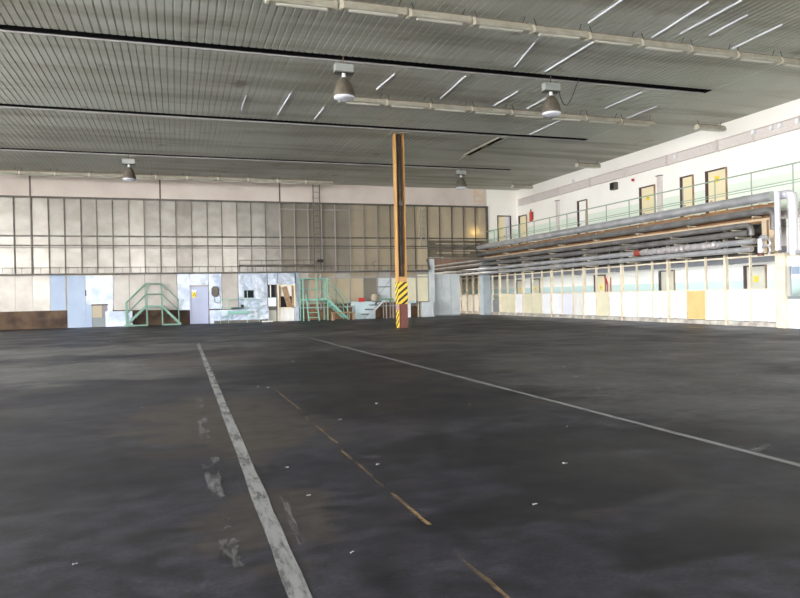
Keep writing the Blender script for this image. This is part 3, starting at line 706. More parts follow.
for Y in (Yf, Yk):
    MB().bar((xb, Y, zd), (xe, Y, .1), .05, .11).build('stringer', M['green'], g)
    zr = P(347, 300, Yf).z
    MB().tube([(xb, Y, zt), (xe+.05, Y, zr)], .02, 8).build('rail', M['green'], g)
    MB().tube([(xb, Y, (zt+zd)/2), (xe+.05, Y, zr-.45)], .016, 8).build('rail', M['green'], g)
    MB().bar((xe+.05, Y, 0), (xe+.05, Y, zr), .04).build('post', M['green'], g)
for i in range(1, 5):
    t = i/5; x = xb+(xe-xb)*t; z = zd+(.1-zd)*t
    box(x-.1, Yf+.03, z-.012, x+.1, Yk-.03, z+.012).build('tread', M['green'], g)
# wooden trestle
g = thing('trestle', 'low wooden trestle in front of the green platform flight', 'trestle', (bx(343, 319, D-1.6), D-1.6, 0))
Yt = D-1.6; zt_ = P(343, 312, Yt).z
box(P(331.5, 312, Yt).x, Yt-.08, zt_-.05, P(354, 312, Yt).x, Yt+.08, zt_).build('top', M['wood'], g)
for px in (332.4, 353.2):
    x = P(px, 318, Yt).x
    for s in (-1, 1): MB().bar((x, Yt+.05*s, zt_-.04), (x, Yt+.16*s, 0), .05).build('leg', M['wood'], g)
for px in (335.2, 350.2):
    x = P(px, 318, Yt).x; MB().bar((x, Yt+.08, zt_-.04), (x, Yt+.18, 0), .045).build('leg', M['wood'], g)
# pale blue cupboard
g = thing('cupboard', 'pale blue steel cupboard with a red plate, standing under beige panes', 'cupboard', (bx(365, 318, D-.6), D-.4, 0))
Yc = D-.72
a, b = P(355.6, 318, Yc), P(375.6, 318, Yc); zt = P(365, 302.5, Yc).z
box(a.x, Yc, 0, b.x, D-.02, zt).build('body', M['boxblue'], g, bevel=.015)
xm = P(365.5, 318, Yc).x
for u, v in ((a.x+.02, xm-.01), (xm+.01, b.x-.02)): box(u, Yc-.015, .06, v, Yc, zt-.02).build('door', M['boxblue'], g)
a2 = P(351, 301, Yc); box(a2.x, Yc-.02, zt-.0, b.x+.05, D-.02, zt+.05).build('worktop', M['boxblue'], g)
box(a2.x, Yc-.02, zt-.16, a.x, Yc+.02, zt).build('apron', M['boxblue'], g)
p, q = P(358.3, 301.8, Yc), P(364.4, 297.8, Yc); box(p.x, Yc-.045, p.z, q.x, Yc-.022, q.z).build('red_plate', M['red'], g, label='small red plate')
# grey steps
g = thing('steel_steps', 'grey steel steps rising right to a small platform by the column', 'steps', (bx(378, 318, D-1.0), D-1.1, 0))
Y0, Y1 = D-1.35, D-.85
tp = [(367.5, 314.3), (371, 309.4), (375, 304.9), (378.6, 301.2)]
for x, y in tp:
    p = P(x, y, Y0); box(p.x-.17, Y0, p.z-.02, p.x+.17, Y1, p.z+.02).build('tread', M['greystep'], g)
for Y in (Y0, Y1):
    p, q = P(366.5, 318.4, Y0), P(385, 299.3, Y0); p.z = max(p.z, .02)
    MB().bar((p.x, Y, p.z), (q.x, Y, q.z), .03, .08).build('stringer', M['cabinet'], g)
p, q = P(382, 299.2, Y0), P(393.5, 299.2, Y0)
box(p.x, Y0-.02, p.z-.05, q.x, Y1+.02, p.z+.03).build('platform', M['greygreen'], g)
for px in (386.4, 393.2):
    for Y in (Y0, Y1): x = P(px, 310, Y0).x; MB().bar((x, Y, 0), (x, Y, p.z-.05), .045).build('leg', M['mullionlight'], g)
for (ax, ay, bx_, by) in ((377.3, 288, 391, 286.8), (378, 296, 391, 279)):
    MB().tube([P(ax, ay, Y1), P(bx_, by, Y1)], .012, 6).build('rail', M['greydull'], g)
MB().bar((P(391, 286.8, Y1).x, Y1, p.z), (P(391, 279, Y1).x, Y1, P(391, 278.5, Y1).z), .03).build('rail_post', M['greydull'], g)
# white box right of the column
g = thing('white_cupboard', 'narrow white cupboard right behind the striped column base', 'cupboard', (bx(408.5, 316), D-.4, 0))
Yc = D-.6; a, b = P(404.6, 317, Yc), P(411, 317, Yc)
box(a.x, Yc, 0, b.x, D-.05, P(408, 303.5, Yc).z).build('body', M['whitepaint'], g, bevel=.01)
box(a.x-.02, Yc-.02, P(408, 303.5, Yc).z, P(416, 303, Yc).x, D-.05, P(408, 301, Yc).z).build('top_box', M['boxblue'], g)
p, q = P(406.3, 312, Yc), P(408, 308.5, Yc); MB().bar((p.x, Yc-.006, p.z), (q.x, Yc-.006, q.z), .05, .012, (0, 1, 0)).build('dark_mark', M['greydull'], g)
p = P(418.5, 317, D-.25); tag(MB().bar((p.x, D-.25, 0), (p.x, D-.25, P(418.5, 302, D-.25).z), .06).build('post', M['cream']), 'short cream post against the brown base by the grey gate', 'post')

# ================================================================== GATE to the next hall
gx0, gx1 = bx(434.3, 300), bx(481, 300); GT = 2.97
gf = thing('gate_frame', 'grey steel gate frame around the opening to the next hall', 'gate', ((gx0+gx1)/2, D, 0))
box(bx(428.8, 285), D-.12, .0, gx0, D+.15, GT).build('post', M['cabinet'], gf)
box(gx1+.01, D-.3, 0, bx(490.8, 300, D-.3), D+.15, GT).build('post', M['pier'], gf, label='broad grey right pier')
box(bx(427, 262), D-.1, GT, XG, D+.15, GT+.08).build('lintel', M['lintel'], gf)
MB().bar((bx(425.8, 262), D-.15, GT-.02), (bx(429, 270), D-.15, GT-.55), .05, .12, (0, 1, 0)).build('bracket', M['mullion'], gf)
sd = thing('sliding_door', 'pale grey sliding steel door half closing the gate opening', 'door', (bx(447, 316), D+.3, 0))
sx0, sx1 = gx0, bx(460, 300, D+.25); szt = bz(447, 274, D+.25)
for i in range(3):
    a = sx0+(sx1-sx0)*i/3; b = sx0+(sx1-sx0)*(i+1)/3
    box(a+.004, D+.22, .03, b-.004, D+.27, szt).build('door_panel', M['cabinet'], sd)
box(sx0, D+.2, 0, sx1, D+.3, .05).build('bottom_rail', M['greydull'], sd)
g = thing('cabinet', 'low grey blue steel cabinet left of the gate', 'cabinet', (bx(428, 316), D-.35, 0))
Yc = D-.5; a, b = P(422.3, 316, Yc), P(434.2, 316, Yc); zt = P(428, 302, Yc).z
box(a.x, Yc, 0, b.x, D-.13, zt).build('body', M['cabinet'], g, bevel=.01)
box(a.x+.03, Yc-.014, .06, b.x-.03, Yc, zt-.04).build('door', M['cabinet'], g)

# ================================================================== COLUMN
cx, cy = 7.32, 22.15
g = thing('column', 'ochre steel column with a yellow and black striped foot', 'column', (cx, cy, 0), kind='structure')
hw = .155; ft = .022; fd_ = .16
box(cx-hw, cy-fd_, 0, cx-hw+ft, cy+fd_, ZC).build('flange', M['colpaint'], g)
box(cx+hw-ft, cy-fd_, 0, cx+hw, cy+fd_, ZC).build('flange', M['colpaint'], g)
box(cx-hw+ft, cy+fd_-.05, 0, cx+hw-ft, cy+fd_-.02, ZC).build('web', M['colweb'], g)
MB().tube([(cx+.02, cy+.03, 1.75), (cx+.02, cy+.03, ZC-.03)], .04, 10).build('conduit', M['mullion'], g, smooth=True)
MB().tube([(cx+.075, cy-.06, 2.2), (cx+.075, cy-.06, ZC-.5)], .018, 8).build('conduit', M['colweb'], g, smooth=True)
box(cx-.06, cy-.15, 5.1-.9, cx+.06, cy-.03, 5.25-.9).build('junction_box', M['mullion'], g)
box(cx-.26, cy-.24, ZC-.03, cx+.26, cy+.24, ZC-.005).build('head_plate', M['fixture'], g)
zs0, zs1 = P(400, 304, cy-fd_).z, P(400, 282, cy-fd_).z
box(cx-hw-.012, cy-fd_-.015, zs0, cx+hw+.012, cy-fd_, zs1).build('striped_guard', M['stripe'], g, label='yellow and black striped guard plate')
box(cx-hw-.012, cy-fd_-.0, zs0, cx-hw, cy+fd_, zs1).build('striped_guard', M['stripe'], g, label='yellow and black striped side')
box(cx-hw+.03, cy-fd_-.01, zs1, cx+hw+.0, cy-fd_+.005, zs1+.18).build('guard_top', M['colpaint'], g)
box(cx-hw+.05, cy-fd_-.012, 0, cx+hw, cy-fd_, zs0).build('guard_lower', M['colrust'], g, label='rust red lower guard')
box(cx-hw-.008, cy-fd_, zs0-.22, cx-hw, cy+fd_, zs0).build('paint_patch', M['purple'], g, label='faded pink patch')
box(cx-hw-.008, cy-fd_, .0, cx-hw, cy+fd_, zs0-.22).build('striped_foot', M['stripe'], g, label='worn striped foot')
box(cx+hw, cy-fd_, .0, cx+hw+.008, cy+fd_, zs0).build('striped_foot', M['stripe'], g, label='worn striped foot')

# ================================================================== RIGHT PARTITION under the gallery
pt = thing('glazed_partition', 'long cream framed partition with clear panes over solid panels under the gallery', 'partition', (XP, 22, 0), kind='structure')
ty_ = [31.62, 29.13, 26.52, 23.99, 21.5, 18.97, 16.44]
yend = 14.62
ys = [34.15, 33.3, 32.5]
for i in range(len(ty_)-1): ys += [ty_[i] + (ty_[i+1]-ty_[i])*k/3 for k in range(3)]
ys = [41.7, 40.85, 40.0, 39.2, 38.35, 37.5, 36.65, 35.8, 34.95] + ys + [16.44, 15.53, yend]
cols = {}
seq = ['greydull', 'creampanel', 'creampanel', 'whitepaint', 'creampanel', 'creampanel', 'whitepaint', 'whitepaint', 'lavwhite', 'warmwhite', 'whitepaint', 'creampanel', 'whitepaint', 'whitepaint', 'whitepaint', 'lavwhite', 'warmwhite', 'tan', 'whitepaint', 'whitepaint', 'whitepaint']
i0 = 11
SZ, TZ, TT = 1.07, 2.02, 2.92
KZ = .13
for i in range(len(ys)-1):
    y0, y1 = ys[i+1], ys[i]
    j = i - i0
    m = M[seq[j]] if 0 <= j < len(seq) else M['warmwhite']
    lab = {'tan': 'orange tan lower panel', 'creampanel': 'cream lower panel', 'greydull': 'dull grey lower panel'}.get(seq[j]) if 0 <= j < len(seq) else None
    tilt = random.uniform(-.004, .004)
    top = SZ if not (0 <= j < 1) else SZ-.28
    box(XP-.015+tilt, y0+.03, KZ+.02, XP+.01+tilt, y1-.03, top-.015).build('lower_panel', m, pt, label=lab)
    box(XP-.002, y0+.02, top, XP+.004, y1-.02, TZ).build('pane', M['glass'], pt)
    box(XP+.02, y0+.02, TZ, XP+.03, y1-.02, TT).build('upper_panel', M['doorframe'] if i < 9 else M['mullion'], pt)
for y in ys:
    thickp = any(abs(y-t) < .01 for t in ty_) or y > 34
    w = .045 if thickp else .02
    box(XP-.05-(.03 if thickp else 0), y-w, (0 if thickp else KZ), XP+.03, y+w, TT if thickp else TZ+.1).build('post' if thickp else 'mullion', M['frame'], pt)
ya, yb = yend, 41.7
box(XP-.03, ya, TZ-.02, XP+.03, yb, TZ+.03).build('transom', M['frame'], pt)
box(XP-.03, ya, SZ-.02, XP+.03, yb, SZ+.015).build('sill_rail', M['frame'], pt)
box(XP-.07, ya, 0, XP+.07, yb, KZ).build('kerb', M['concrete'], pt)
box(XP-.08, 14.45, 0, XP+.06, yend, TZ+.05).build('end_post', M['frame'], pt)
# box-shaped grey band along the corridor wall, with paler joints
du = thing('corridor_band', 'grey band along the corridor wall seen above the clear panes', 'duct', (17.4, 24, 1.92))
box(17.35, 9, 1.92, W-.01, 42, 2.35).build('casing', M['duct'], du)
for y in (12, 15, 18, 21, 24, 27, 30, 33): box(17.33, y-.03, 1.90, W-.01, y+.03, 2.36).build('joint', M['mullionlight'], du)

# corridor doors, on the lower right wall
def wall_door(n, y0, y1, z0, zt, leaf, label, sign, signpos=(.5, .8), sgn=True):
    ya_, yb_ = min(y0, y1), max(y0, y1)
    t = thing('door_%d' % n, label, 'door', (W-.02, (ya_+yb_)/2, z0), kind='structure')
    box(W-.03, ya_, z0, W-.01, yb_, zt).build('door_leaf', leaf, t)
    box(W-.09, yb_, z0, W-.006, yb_+.09, zt+.05).build('frame', M['doorframe'], t)
    box(W-.06, ya_-.04, z0, W-.006, ya_, zt+.05).build('frame', M['wood'], t)
    box(W-.07, ya_, zt, W-.006, yb_, zt+.05).build('frame', M['doorframe'], t)
    h = zt-z0; yy = yb_ - (yb_-ya_)*.12
    MB().tube([(W-.06, yy, z0+h*.48), (W-.06, yy-.1, z0+h*.48)], .015, 6).build('handle', M['black'], t)
    if sgn:
        yc = yb_ - (yb_-ya_)*signpos[0]; zc = z0 + h*signpos[1]
        box(W-.036, yc-sign/2, zc-sign/2, W-.03, yc+sign/2, zc+sign/2).build('sign', M['yellow'], t, label='yellow notice')
        box(W-.039, yc-sign*.3, zc-sign*.05, W-.035, yc+sign*.3, zc+sign*.05).build('sign_mark', M['greydull'], t)
    return t
wall_door(4, 33.05, 32.35, 0, 1.78, M['doorgrey'], 'farthest corridor door seen through the partition, with yellow notice', .2, (.55, .74))
wall_door(5, 31.4, 30.67, 0, 1.79, M['doorgrey'], 'second corridor door from the far end, right beside the farthest one', .2, (.45, .74))
wall_door(6, 25.75, 25.08, 0, 1.78, M['door_cream'], 'corridor door beside a red framed notice', .2, (.55, .72))
wall_door(7, 21.5, 20.8, 0, 1.80, M['doorgrey'], 'corridor door half hidden by a thick cream post', .12, (.5, .7))
wall_door(8, 17.4, 16.67, 0, 1.79, M['doorgrey'], 'nearest corridor door with a big yellow notice near partition end', .2, (.5, .78))
# gallery doors
wall_door(9, 32.6, 31.9, GZ, 5.2, M['door_cream'], 'farthest cream gallery door beside the red extinguisher', .2, sgn=False)
wall_door(10, 26.95, 26.36, GZ, 5.22, M['white'], 'white gallery door in a dark frame left of the black wall box', .2, sgn=False)
wall_door(11, 22.55, 21.8, GZ, 5.14, M['door_cream'], 'cream gallery door beside the vertical wall duct, yellow notice on it', .2, (.5, .79))
wall_door(12, 20.25, 19.75, GZ, 5.16, M['door_cream'], 'narrow plain cream gallery door, second from the near end', .2, sgn=False)
wall_door(13, 19.0, 18.2, GZ, 5.14, M['door_cream'], 'nearest cream gallery door with a yellow notice', .22, (.5, .85))
# red notice frame by corridor door
g = thing('notice_board', 'red and white bent notice frame beside a corridor door', 'notice', (W-.03, 24.7, 1.25))
yq = [wy(607, 277), wy(609, 292), wy(613, 292)]
MB().bar((W-.03, wy(605.5, 276.5), wz(606, 276)), (W-.03, wy(608.5, 285), wz(608, 285)), .09, .04).bar((W-.03, wy(608.5, 285), wz(608, 285)), (W-.03, wy(608.6, 285), wz(608, 285.5)-.28), .09, .04).build('frame', M['red'], g)
box(W-.04, wy(610.5, 285), wz(608, 285)-.28, W-.02, wy(609, 285), wz(608, 276.5)).build('sheet', M['whitepaint'], g)
box(W-.045, wy(611.6, 285), wz(608, 285)-.28, W-.015, wy(610.5, 285), wz(608, 277.5)).build('side_strip', M['red'], g)

# ---- gallery: beam, railing, wall things
bm_ = thing('gallery_beam', 'ochre brown steel beam carrying the gallery edge behind the pipes', 'beam', (15.65, 20, 2.9))
box(15.62, 14.45, 2.92, 15.66, D-.1, 3.42).build('web', M['beam'], bm_)
box(15.63, D+.3, 2.5, 15.66, YA-.3, 3.42).build('web', M['colweb'], bm_, label='dark brown far stretch of the beam'); box(15.55, 14.45, 3.40, 15.75, D-.1, 3.44).build('flange', M['beam'], bm_); box(15.52, 14.45, 2.98, 15.72, D-.1, 3.035).build('flange', M['beamlight'], bm_, label='paler lower flange')
y = 15.2
while y < 33: box(15.58, y-.02, 3.06, 15.62, y+.02, 3.40).build('stiffener', M['beamlight'], bm_); y += 2.53
rl = thing('gallery_railing', 'thin green grey railing along the gallery edge', 'railing', (15.72, 20, GZ))
XR = 15.70
k = 0; y = 8.4
while y < D-.2:
    MB().tube([(XR, y, GZ), (XR, y, 4.41)], .018, 6).build('post', M['rail'], rl); y += 1.385
for z, r in ((4.41, .022), (3.97, .013), (3.90, .013)): MB().tube([(XR, 8, z), (XR, D-.1, z)], r, 6).build('rail', M['rail'], rl)
tr = thing('cable_tray', 'long perforated cable tray high on the white right wall', 'cable tray', (W-.1, 22, 5.78))
MB().box(W-.06, 9, 5.80, W-.02, 32.7, 6.12).box(W-.14, 9, 5.78, W-.02, 32.7, 5.80).box(W-.14, 9, 6.12, W-.02, 32.7, 6.14).build('channel', M['tray'], tr)
for y in (31.0, 28.5, 26.0, 23.5, 21.0, 18.5, 17.0): box(W-.15, y-.02, 5.76, W, y+.02, 6.16).build('bracket', M['tray'], tr)
for px, py in ((676, 157), (754, 132), (772, 128), (781, 125.5), (798, 121), (573, 181)):
    p = at(px, py, 0, W-.08); box(W-.16, p.y-.05, p.z-.07, W-.06, p.y+.05, p.z+.07).build('clip', M['whitepaint'], tr, bevel=.02)
def conduit(px, top, w, label, m):
    y = wy(px, top); zt = wz(px, top)
    t = thing('wall_duct', label, 'duct', (W-.06, y, GZ))
    box(W-.12, y-w, GZ, W-.01, y+w, zt).build('casing', m, t)
    box(W-.16, y-w-.03, zt-.03, W-.01, y+w+.03, zt).build('cap', M['mullion'], t)
conduit(661, 175.5, .10, 'grey vertical wall duct between two cream gallery doors', M['tray'])
conduit(558.8, 200.5, .09, 'pinkish vertical wall duct near the gallery far end', M['tray'])
g = thing('fire_extinguisher', 'red fire extinguisher on the gallery wall near the far end', 'fire extinguisher', (W-.1, wy(531, 217), wz(531, 221)))
p = at(531, 221.5, 0, W-.12); hgt = .62
MB().lathe((W-.12, p.y, p.z), [(0, 0), (.075, 0), (.085, .05), (.085, .42), (.06, .5), (.03, .54), (0, .54)], 16).build('cylinder', M['orange'], g, smooth=True)
MB().tube([(W-.12, p.y, p.z+.54), (W-.12, p.y, p.z+.64)], .03, 8).build('valve', M['black'], g)
box(W-.03, p.y-.06, p.z+.1, W, p.y+.06, p.z+.5).build('bracket', M['mullion'], g)
p = at(616, 190, 0, W); q = at(616, 182.5, 0, W)
g = thing('speaker_box', 'small black box high on the white wall', 'box', (W-.1, p.y, p.z))
box(W-.2, p.y-.16, p.z, W+.004, p.y+.16, q.z).build('housing', M['mullion'], g, bevel=.02); box(W-.215, p.y-.13, p.z+.04, W-.2, p.y+.13, q.z-.04).build('grille', M['black'], g)
p = at(634, 180, 0, W); g = thing('alarm_bell', 'small red alarm on the white wall right of black box', 'alarm', (W-.05, p.y, p.z))
MB().tube([(W-.09, p.y, p.z), (W-.005, p.y, p.z)], .055, 14).build('dome', M['red'], g, smooth=True); box(W-.02, p.y-.07, p.z-.07, W+.004, p.y+.07, p.z+.07).build('plate', M['lavwhite'], g)

# ================================================================== PIPES
XQ = 15.24
def arc(c, r, a0, a1, n=7):   # in the y-z plane
    return [(XQ, c[0]+r*math.cos(math.radians(a0+(a1-a0)*i/n)), c[1]+r*math.sin(math.radians(a0+(a1-a0)*i/n))) for i in range(n+1)]
def pipe(label, z, r, yn, m, bands=2.6, down=0., mband=None, name='pipe', ye=YA-.3):
    t = thing(name, label, 'pipe', (XQ, (yn+ye)/2, z-r))
    pts = [(XQ, ye, z)] + [(XQ, yn+.25+(ye-.4-yn)*(1-i/30), z) for i in range(31)]
    if down:
        R = max(.18, r*1.6); pts = [q for q in pts if q[1] > yn+R] + arc((yn+R, z-R), R, 90, 180) + [(XQ, yn, z-R-down)]
    MB().tube(pts, r, 16).build('run', m, t, smooth=True)
    y = yn+1.2
    while y < ye-2:
        MB().tube([(XQ, y-.03, z), (XQ, y+.03, z)], r+.008, 16).build('collar', mband or m, t, smooth=True); y += bands
    y = yn+.7
    while y < 32.2:
        box(XQ-.012, y-.02, z-r-.03, 15.549 if z > 2.9 else XP-.05, y+.02, z-r).build('bracket', M['frame'], t); y += 2.53
    return t
pipe('thick silver lagged pipe, topmost in front of the gallery', 3.57, .135, 13.95, M['pipeS'], 3.0, ye=D-.07)
pipe('grey pipe directly under the thick silver pipe, bending down at its near end', 3.20, .10, 14.15, M['pipeG'], 4.0, .35, ye=D-.07)
pipe('grey pipe third from the top with a near end bend', 2.87, .08, 14.9, M['pipeG'], 4.0, .12)
pipe('grey pipe fourth from the top, below the bent one', 2.655, .09, 14.75, M['pipeG'], 3.6)
p5 = pipe('silver foil wrapped pipe, second from the bottom', 2.405, .085, 14.55, M['pipeS'], 2.2)
pipe('silver pipe, lowest of the six in front of the partition', 2.195, .08, 14.65, M['pipeS'], 2.8)
fo = MB(); pts = []; rs = []
for i in range(40):
    y = 19.6 - i*.09; pts.append((XQ+random.uniform(-.012, .012), y, 2.405+random.uniform(-.012, .012))); rs.append(.095+random.uniform(0, .028))
fo.tube(pts, .1, 12, rs).build('foil_wrap', M['pipefoil'], p5, label='crumpled foil wrapping')
MB().tube([(XQ, 19.95, 2.405), (XQ, 19.62, 2.405)], .098, 12).build('red_band', M['dullred'], p5, label='red painted section')
# near end verticals
def vpipe(label, pts, r, m, n=16):
    t = thing('pipe', label, 'pipe', pts[-1])
    MB().tube(pts, r, n).build('run', m, t, smooth=True)
    for p in (pts[-1], pts[len(pts)//2]):
        p = Vector(p); MB().tube([p+Vector((0, 0, .02)), p+Vector((0, 0, .06))], r+.012, n).build('collar', M['pipeS'], t, smooth=True)
    return t
XV = 15.03
vpipe('white vertical pipe in front of the silver pipe end', [(XV, 13.84, 3.62), (XV, 13.84, 3.2), (XV, 13.84, 2.6), (XV, 13.84, 2.08)], .075, M['pipeW'])
R = .16; pp = [(XQ, 13.92, 3.55), (XQ, 13.75, 3.55)] + [(XQ, 13.72-R*math.sin(math.radians(a)), 3.55-R+R*math.cos(math.radians(a))) for a in range(0, 91, 15)] + [(XQ, 13.56, 2.9), (XQ, 13.56, 1.95)]
vp2 = vpipe('thick white vertical pipe with a top elbow at the end of pipe rack', pp, .115, M['pipeW'])
tp_ = vp2
MB().tube([(XQ, 13.45, 2.0), (XQ, 12.0, 2.0), (XQ, 9.0, 2.0)], .075, 14).build('branch', M['pipeS'], tp_, smooth=True, label='silver horizontal branch')
MB().tube([(XQ, 13.0, 2.0), (XQ, 12.9, 2.0)], .09, 14).build('collar', M['pipeG'], tp_, smooth=True)
XH = XQ-.16
t = thing('pipe_header', 'short white standing header with two small bent silver pipes', 'pipe', (XH, 14.45, 1.98))
MB().tube([(XH, 14.45, 2.06), (XH, 14.45, 2.44)], .075, 14).build('body', M['pipeW'], t, smooth=True)
MB().tube([(XH, 14.45, 1.98), (XH, 14.45, 2.06)], .085, 14).build('flange', M['colrust'], t, smooth=True)
MB().tube([(XH, 14.45, 2.40), (XH, 14.40, 2.49), (XH, 14.28, 2.47)], .06, 12).build('elbow', M['pipeS'], t, smooth=True)
for q in range(2):
    zz = 2.42-.2*q
    bn_ = MB().tube([(XH, 14.36, zz-.02), (XH, 14.29, zz+.04), (XH, 14.21, zz+.03), (XH, 14.15, zz-.04), (XH, 14.13, zz-.12), (XH, 14.18, zz-.2)], .03, 10).build('bent_pipe', M['pipeS'], t, smooth=True)
    MB().tube([(XH, 14.34, zz-.05), (XH, 14.34, zz+.02)], .042, 10).build('union', M['pipeG'], bn_, smooth=True)
# steel stub column carrying the beam end, and the near post
g = thing('beam_post', 'pale ochre steel post at the near end of the gallery beam', 'post', (15.68, 14.35, 0), kind='structure')
box(15.5, 14.64, TZ+.05, 15.60, 14.80, 2.98).build('flange', M['beamlight'], g); box(15.5, 14.4, TZ+.05, 15.60, 14.56, 2.98).build('flange', M['beamlight'], g); box(15.56, 14.5, TZ+.05, 15.61, 14.7, 2.98).build('web', M['beam'], g)
box(15.62, 14.18, 0, 15.85, 14.44, TZ+.02).build('lower_post', M['cream'], g)
# cabin at the near right
g = thing('cabin', 'white cabin front with a window beyond the cream post at right edge', 'cabin', (15.7, 12, 0), kind='structure')
XC = 15.70; cy0, cy1 = 9.0, 14.17; wy0, wy1 = 10.5, wy(787.5, 280, XC); wz0, wz1 = wz(792, 298, XC), wz(792, 266, XC)
MB().box(XC, cy0, 0, XC+.1, cy1, wz0).box(XC, cy0, wz1, XC+.1, cy1, 1.92).box(XC, wy1, wz0, XC+.1, cy1, wz1).box(XC, cy0, wz0, XC+.1, wy0, wz1).build('front', M['whitepaint'], g)
box(XC+.04, wy0, wz0, XC+.05, wy1, wz1).build('pane', M['glass'], g)
MB().box(XC-.01, wy0, wz0-.03, XC+.03, wy1, wz0+.05).build('sill', M['greydull'], g)
box(XC+.02, wy1-.35, wz1-.22, XC+.035, wy1-.12, wz1-.02).build('notice', M['bluesheet'], g, label='pale blue notice on the pane')
box(XC, cy0, 1.92, W, cy1, 1.96).build('cabin_roof', M['frame'], g)
# upper fascia nearer than the partition, above cabin
struct('trim_2', box(15.83, YR, 1.97, 15.9, 14.3, 2.98), M['white'])
struct('trim_3', box(15.83, YR, 0, 15.9, 9.0, 1.97), M['white'])

# ================================================================== LIGHTS FITTINGS
def fluor(name, x, y, z, label, group, L=1.28):
    t = thing(name, label, 'lamp', (x, y, z), group)
    h = L/2
    MB().prism([(y-.05, z+.15), (y+.05, z+.15), (y+.09, z+.05), (y+.06, z+.02), (y-.06, z+.02), (y-.09, z+.05)], 0, x-h+.03, x+h-.03).build('reflector', M['fixture'], t)
    MB().box(x-h, y+.0, z+.15, x+h+.02, y+.06, z+.185).build('mount_rail', M['rustrail'], t)
    for s in (-1, 1):
        MB().prism([(y-.055, z+.16), (y+.055, z+.16), (y+.1, z+.05), (y+.065, z+.01), (y-.065, z+.01), (y-.1, z+.05)], 0, x+s*h-.03, x+s*h+.03).build('end_cap', M['fixcap'] if s < 0 else M['fixture'], t)
    for s in (-1, 1): MB().tube([(x-h+.15, y+s*.025, z+.0), (x+h-.15, y+s*.025, z+.0)], .017, 8).build('tube', M['tube'], t, smooth=True)
    for s in (-1, 1):
        MB().bar((x+s*(h-.12), y+.03, z+.18), (x+s*(h-.06), y+.03, ZC+.0), .012).build('hanger', M['wire'], t)
    return t
Z1 = 6.36
k1 = (Z1+.1-H)/(ZC-H)
row1y = 12.68*k1
first = None; i = 0; x = 1.02*1
for i in range(11):
    x = (3.06+.66 + (i-1)*1.385)*k1 + .0
    lab = '%s suspended batten lamp counted from the left in the front lamp row' % ORDN[i]
    if first is None: first = fluor('fluorescent_light', x, row1y, Z1, lab, 'front row of batten lamps', 1.28*k1)
    else: dup(first, (x, row1y+ (i-3)*.035*k1, Z1), lab)
row2y = 18.72*k1
for i in range(8):
    x = (5.12 + i*1.345)*k1; dup(first, (x, row2y+(i-3)*.03, Z1), '%s batten lamp counted from the left in the row behind the bell lamps' % ORDN[i], 'middle row of batten lamps')
z3 = ZC-.30; k3 = (z3+.1-H)/(ZC-H)
for i in range(11):
    x = (-6.37-.62 + i*1.36)*k3; dup(first, (x, 32.35*k3, z3), '%s batten lamp counted from the left in the row along back wall' % ORDN[i], 'rear row of batten lamps')
for (x, y, lab) in ((16.35, 17.55, 'single hanging batten lamp by the right wall, nearest one'), (16.1, 24.0, 'single hanging batten lamp by the right wall, middle one'), (16.05, 29.5, 'single hanging batten lamp by the right wall, farthest one')):
    dup(first, (x, y, 6.19), lab, 'batten lamps by the right wall').scale = (.86, 1, 1)
    
def bell(x, y, label, extra=0.):
    t = thing('bell_lamp', label, 'lamp', (x, y, 5.76))
    z = 5.76
    MB().lathe((x, y, z), [(.25, .0), (.255, .03), (.235, .12), (.2, .24), (.15, .36), (.09, .43), (.06, .45), (.0, .45)], 28).build('shade', M['bell'], t, smooth=True)
    MB().lathe((x, y, z), [(.248, .015), (.235, -.03), (.17, -.062), (.08, -.075), (0, -.078)], 28).build('lens', M['bellin'], t, smooth=True)
    MB().tube([(x, y, z+.44), (x, y, z+.56)], .045, 12).build('neck', M['whitepaint'], t, smooth=True)
    bxm = box(x-.22, y-.1, z+.55, x+.22, y+.1, z+.76).build('control_box', M['ctrl'], t, bevel=.01)
    MB().box(x-.225, y-.105, z+.55, x+.225, y+.105, z+.575).build('box_base', M['mullion'], bxm)
    MB().tube([(x, y, z+.76), (x, y, ZC+.4)], .012, 6).build('hanger', M['rustrail'], t)
    return t
b0 = bell(3.79, 15.42, 'large dusty bell lamp left of the middle lamp row, nearest at left')
b1 = dup(b0, (9.30, 15.45, 5.74), 'large dusty bell lamp with a looped cable, over the right half')
x, y = 9.30, 15.45; pts = []
for i in range(13):
    s = i/12; pts.append((x+.22+.62*s, y, 6.42 - .0 + .26*s - .62*math.sin(math.pi*s**.8)*(1-.35*s)))
MB().tube([Vector(p) for p in pts], .012, 6).build('cable', M['wire'], b1, smooth=True)
dup(b0, (-1.65, 27.6, 5.74), 'small-looking bell lamp before the plaster band at far left')
dup(b0, (12.0, 27.6, 5.82), 'far bell lamp right of the column before the plaster band')

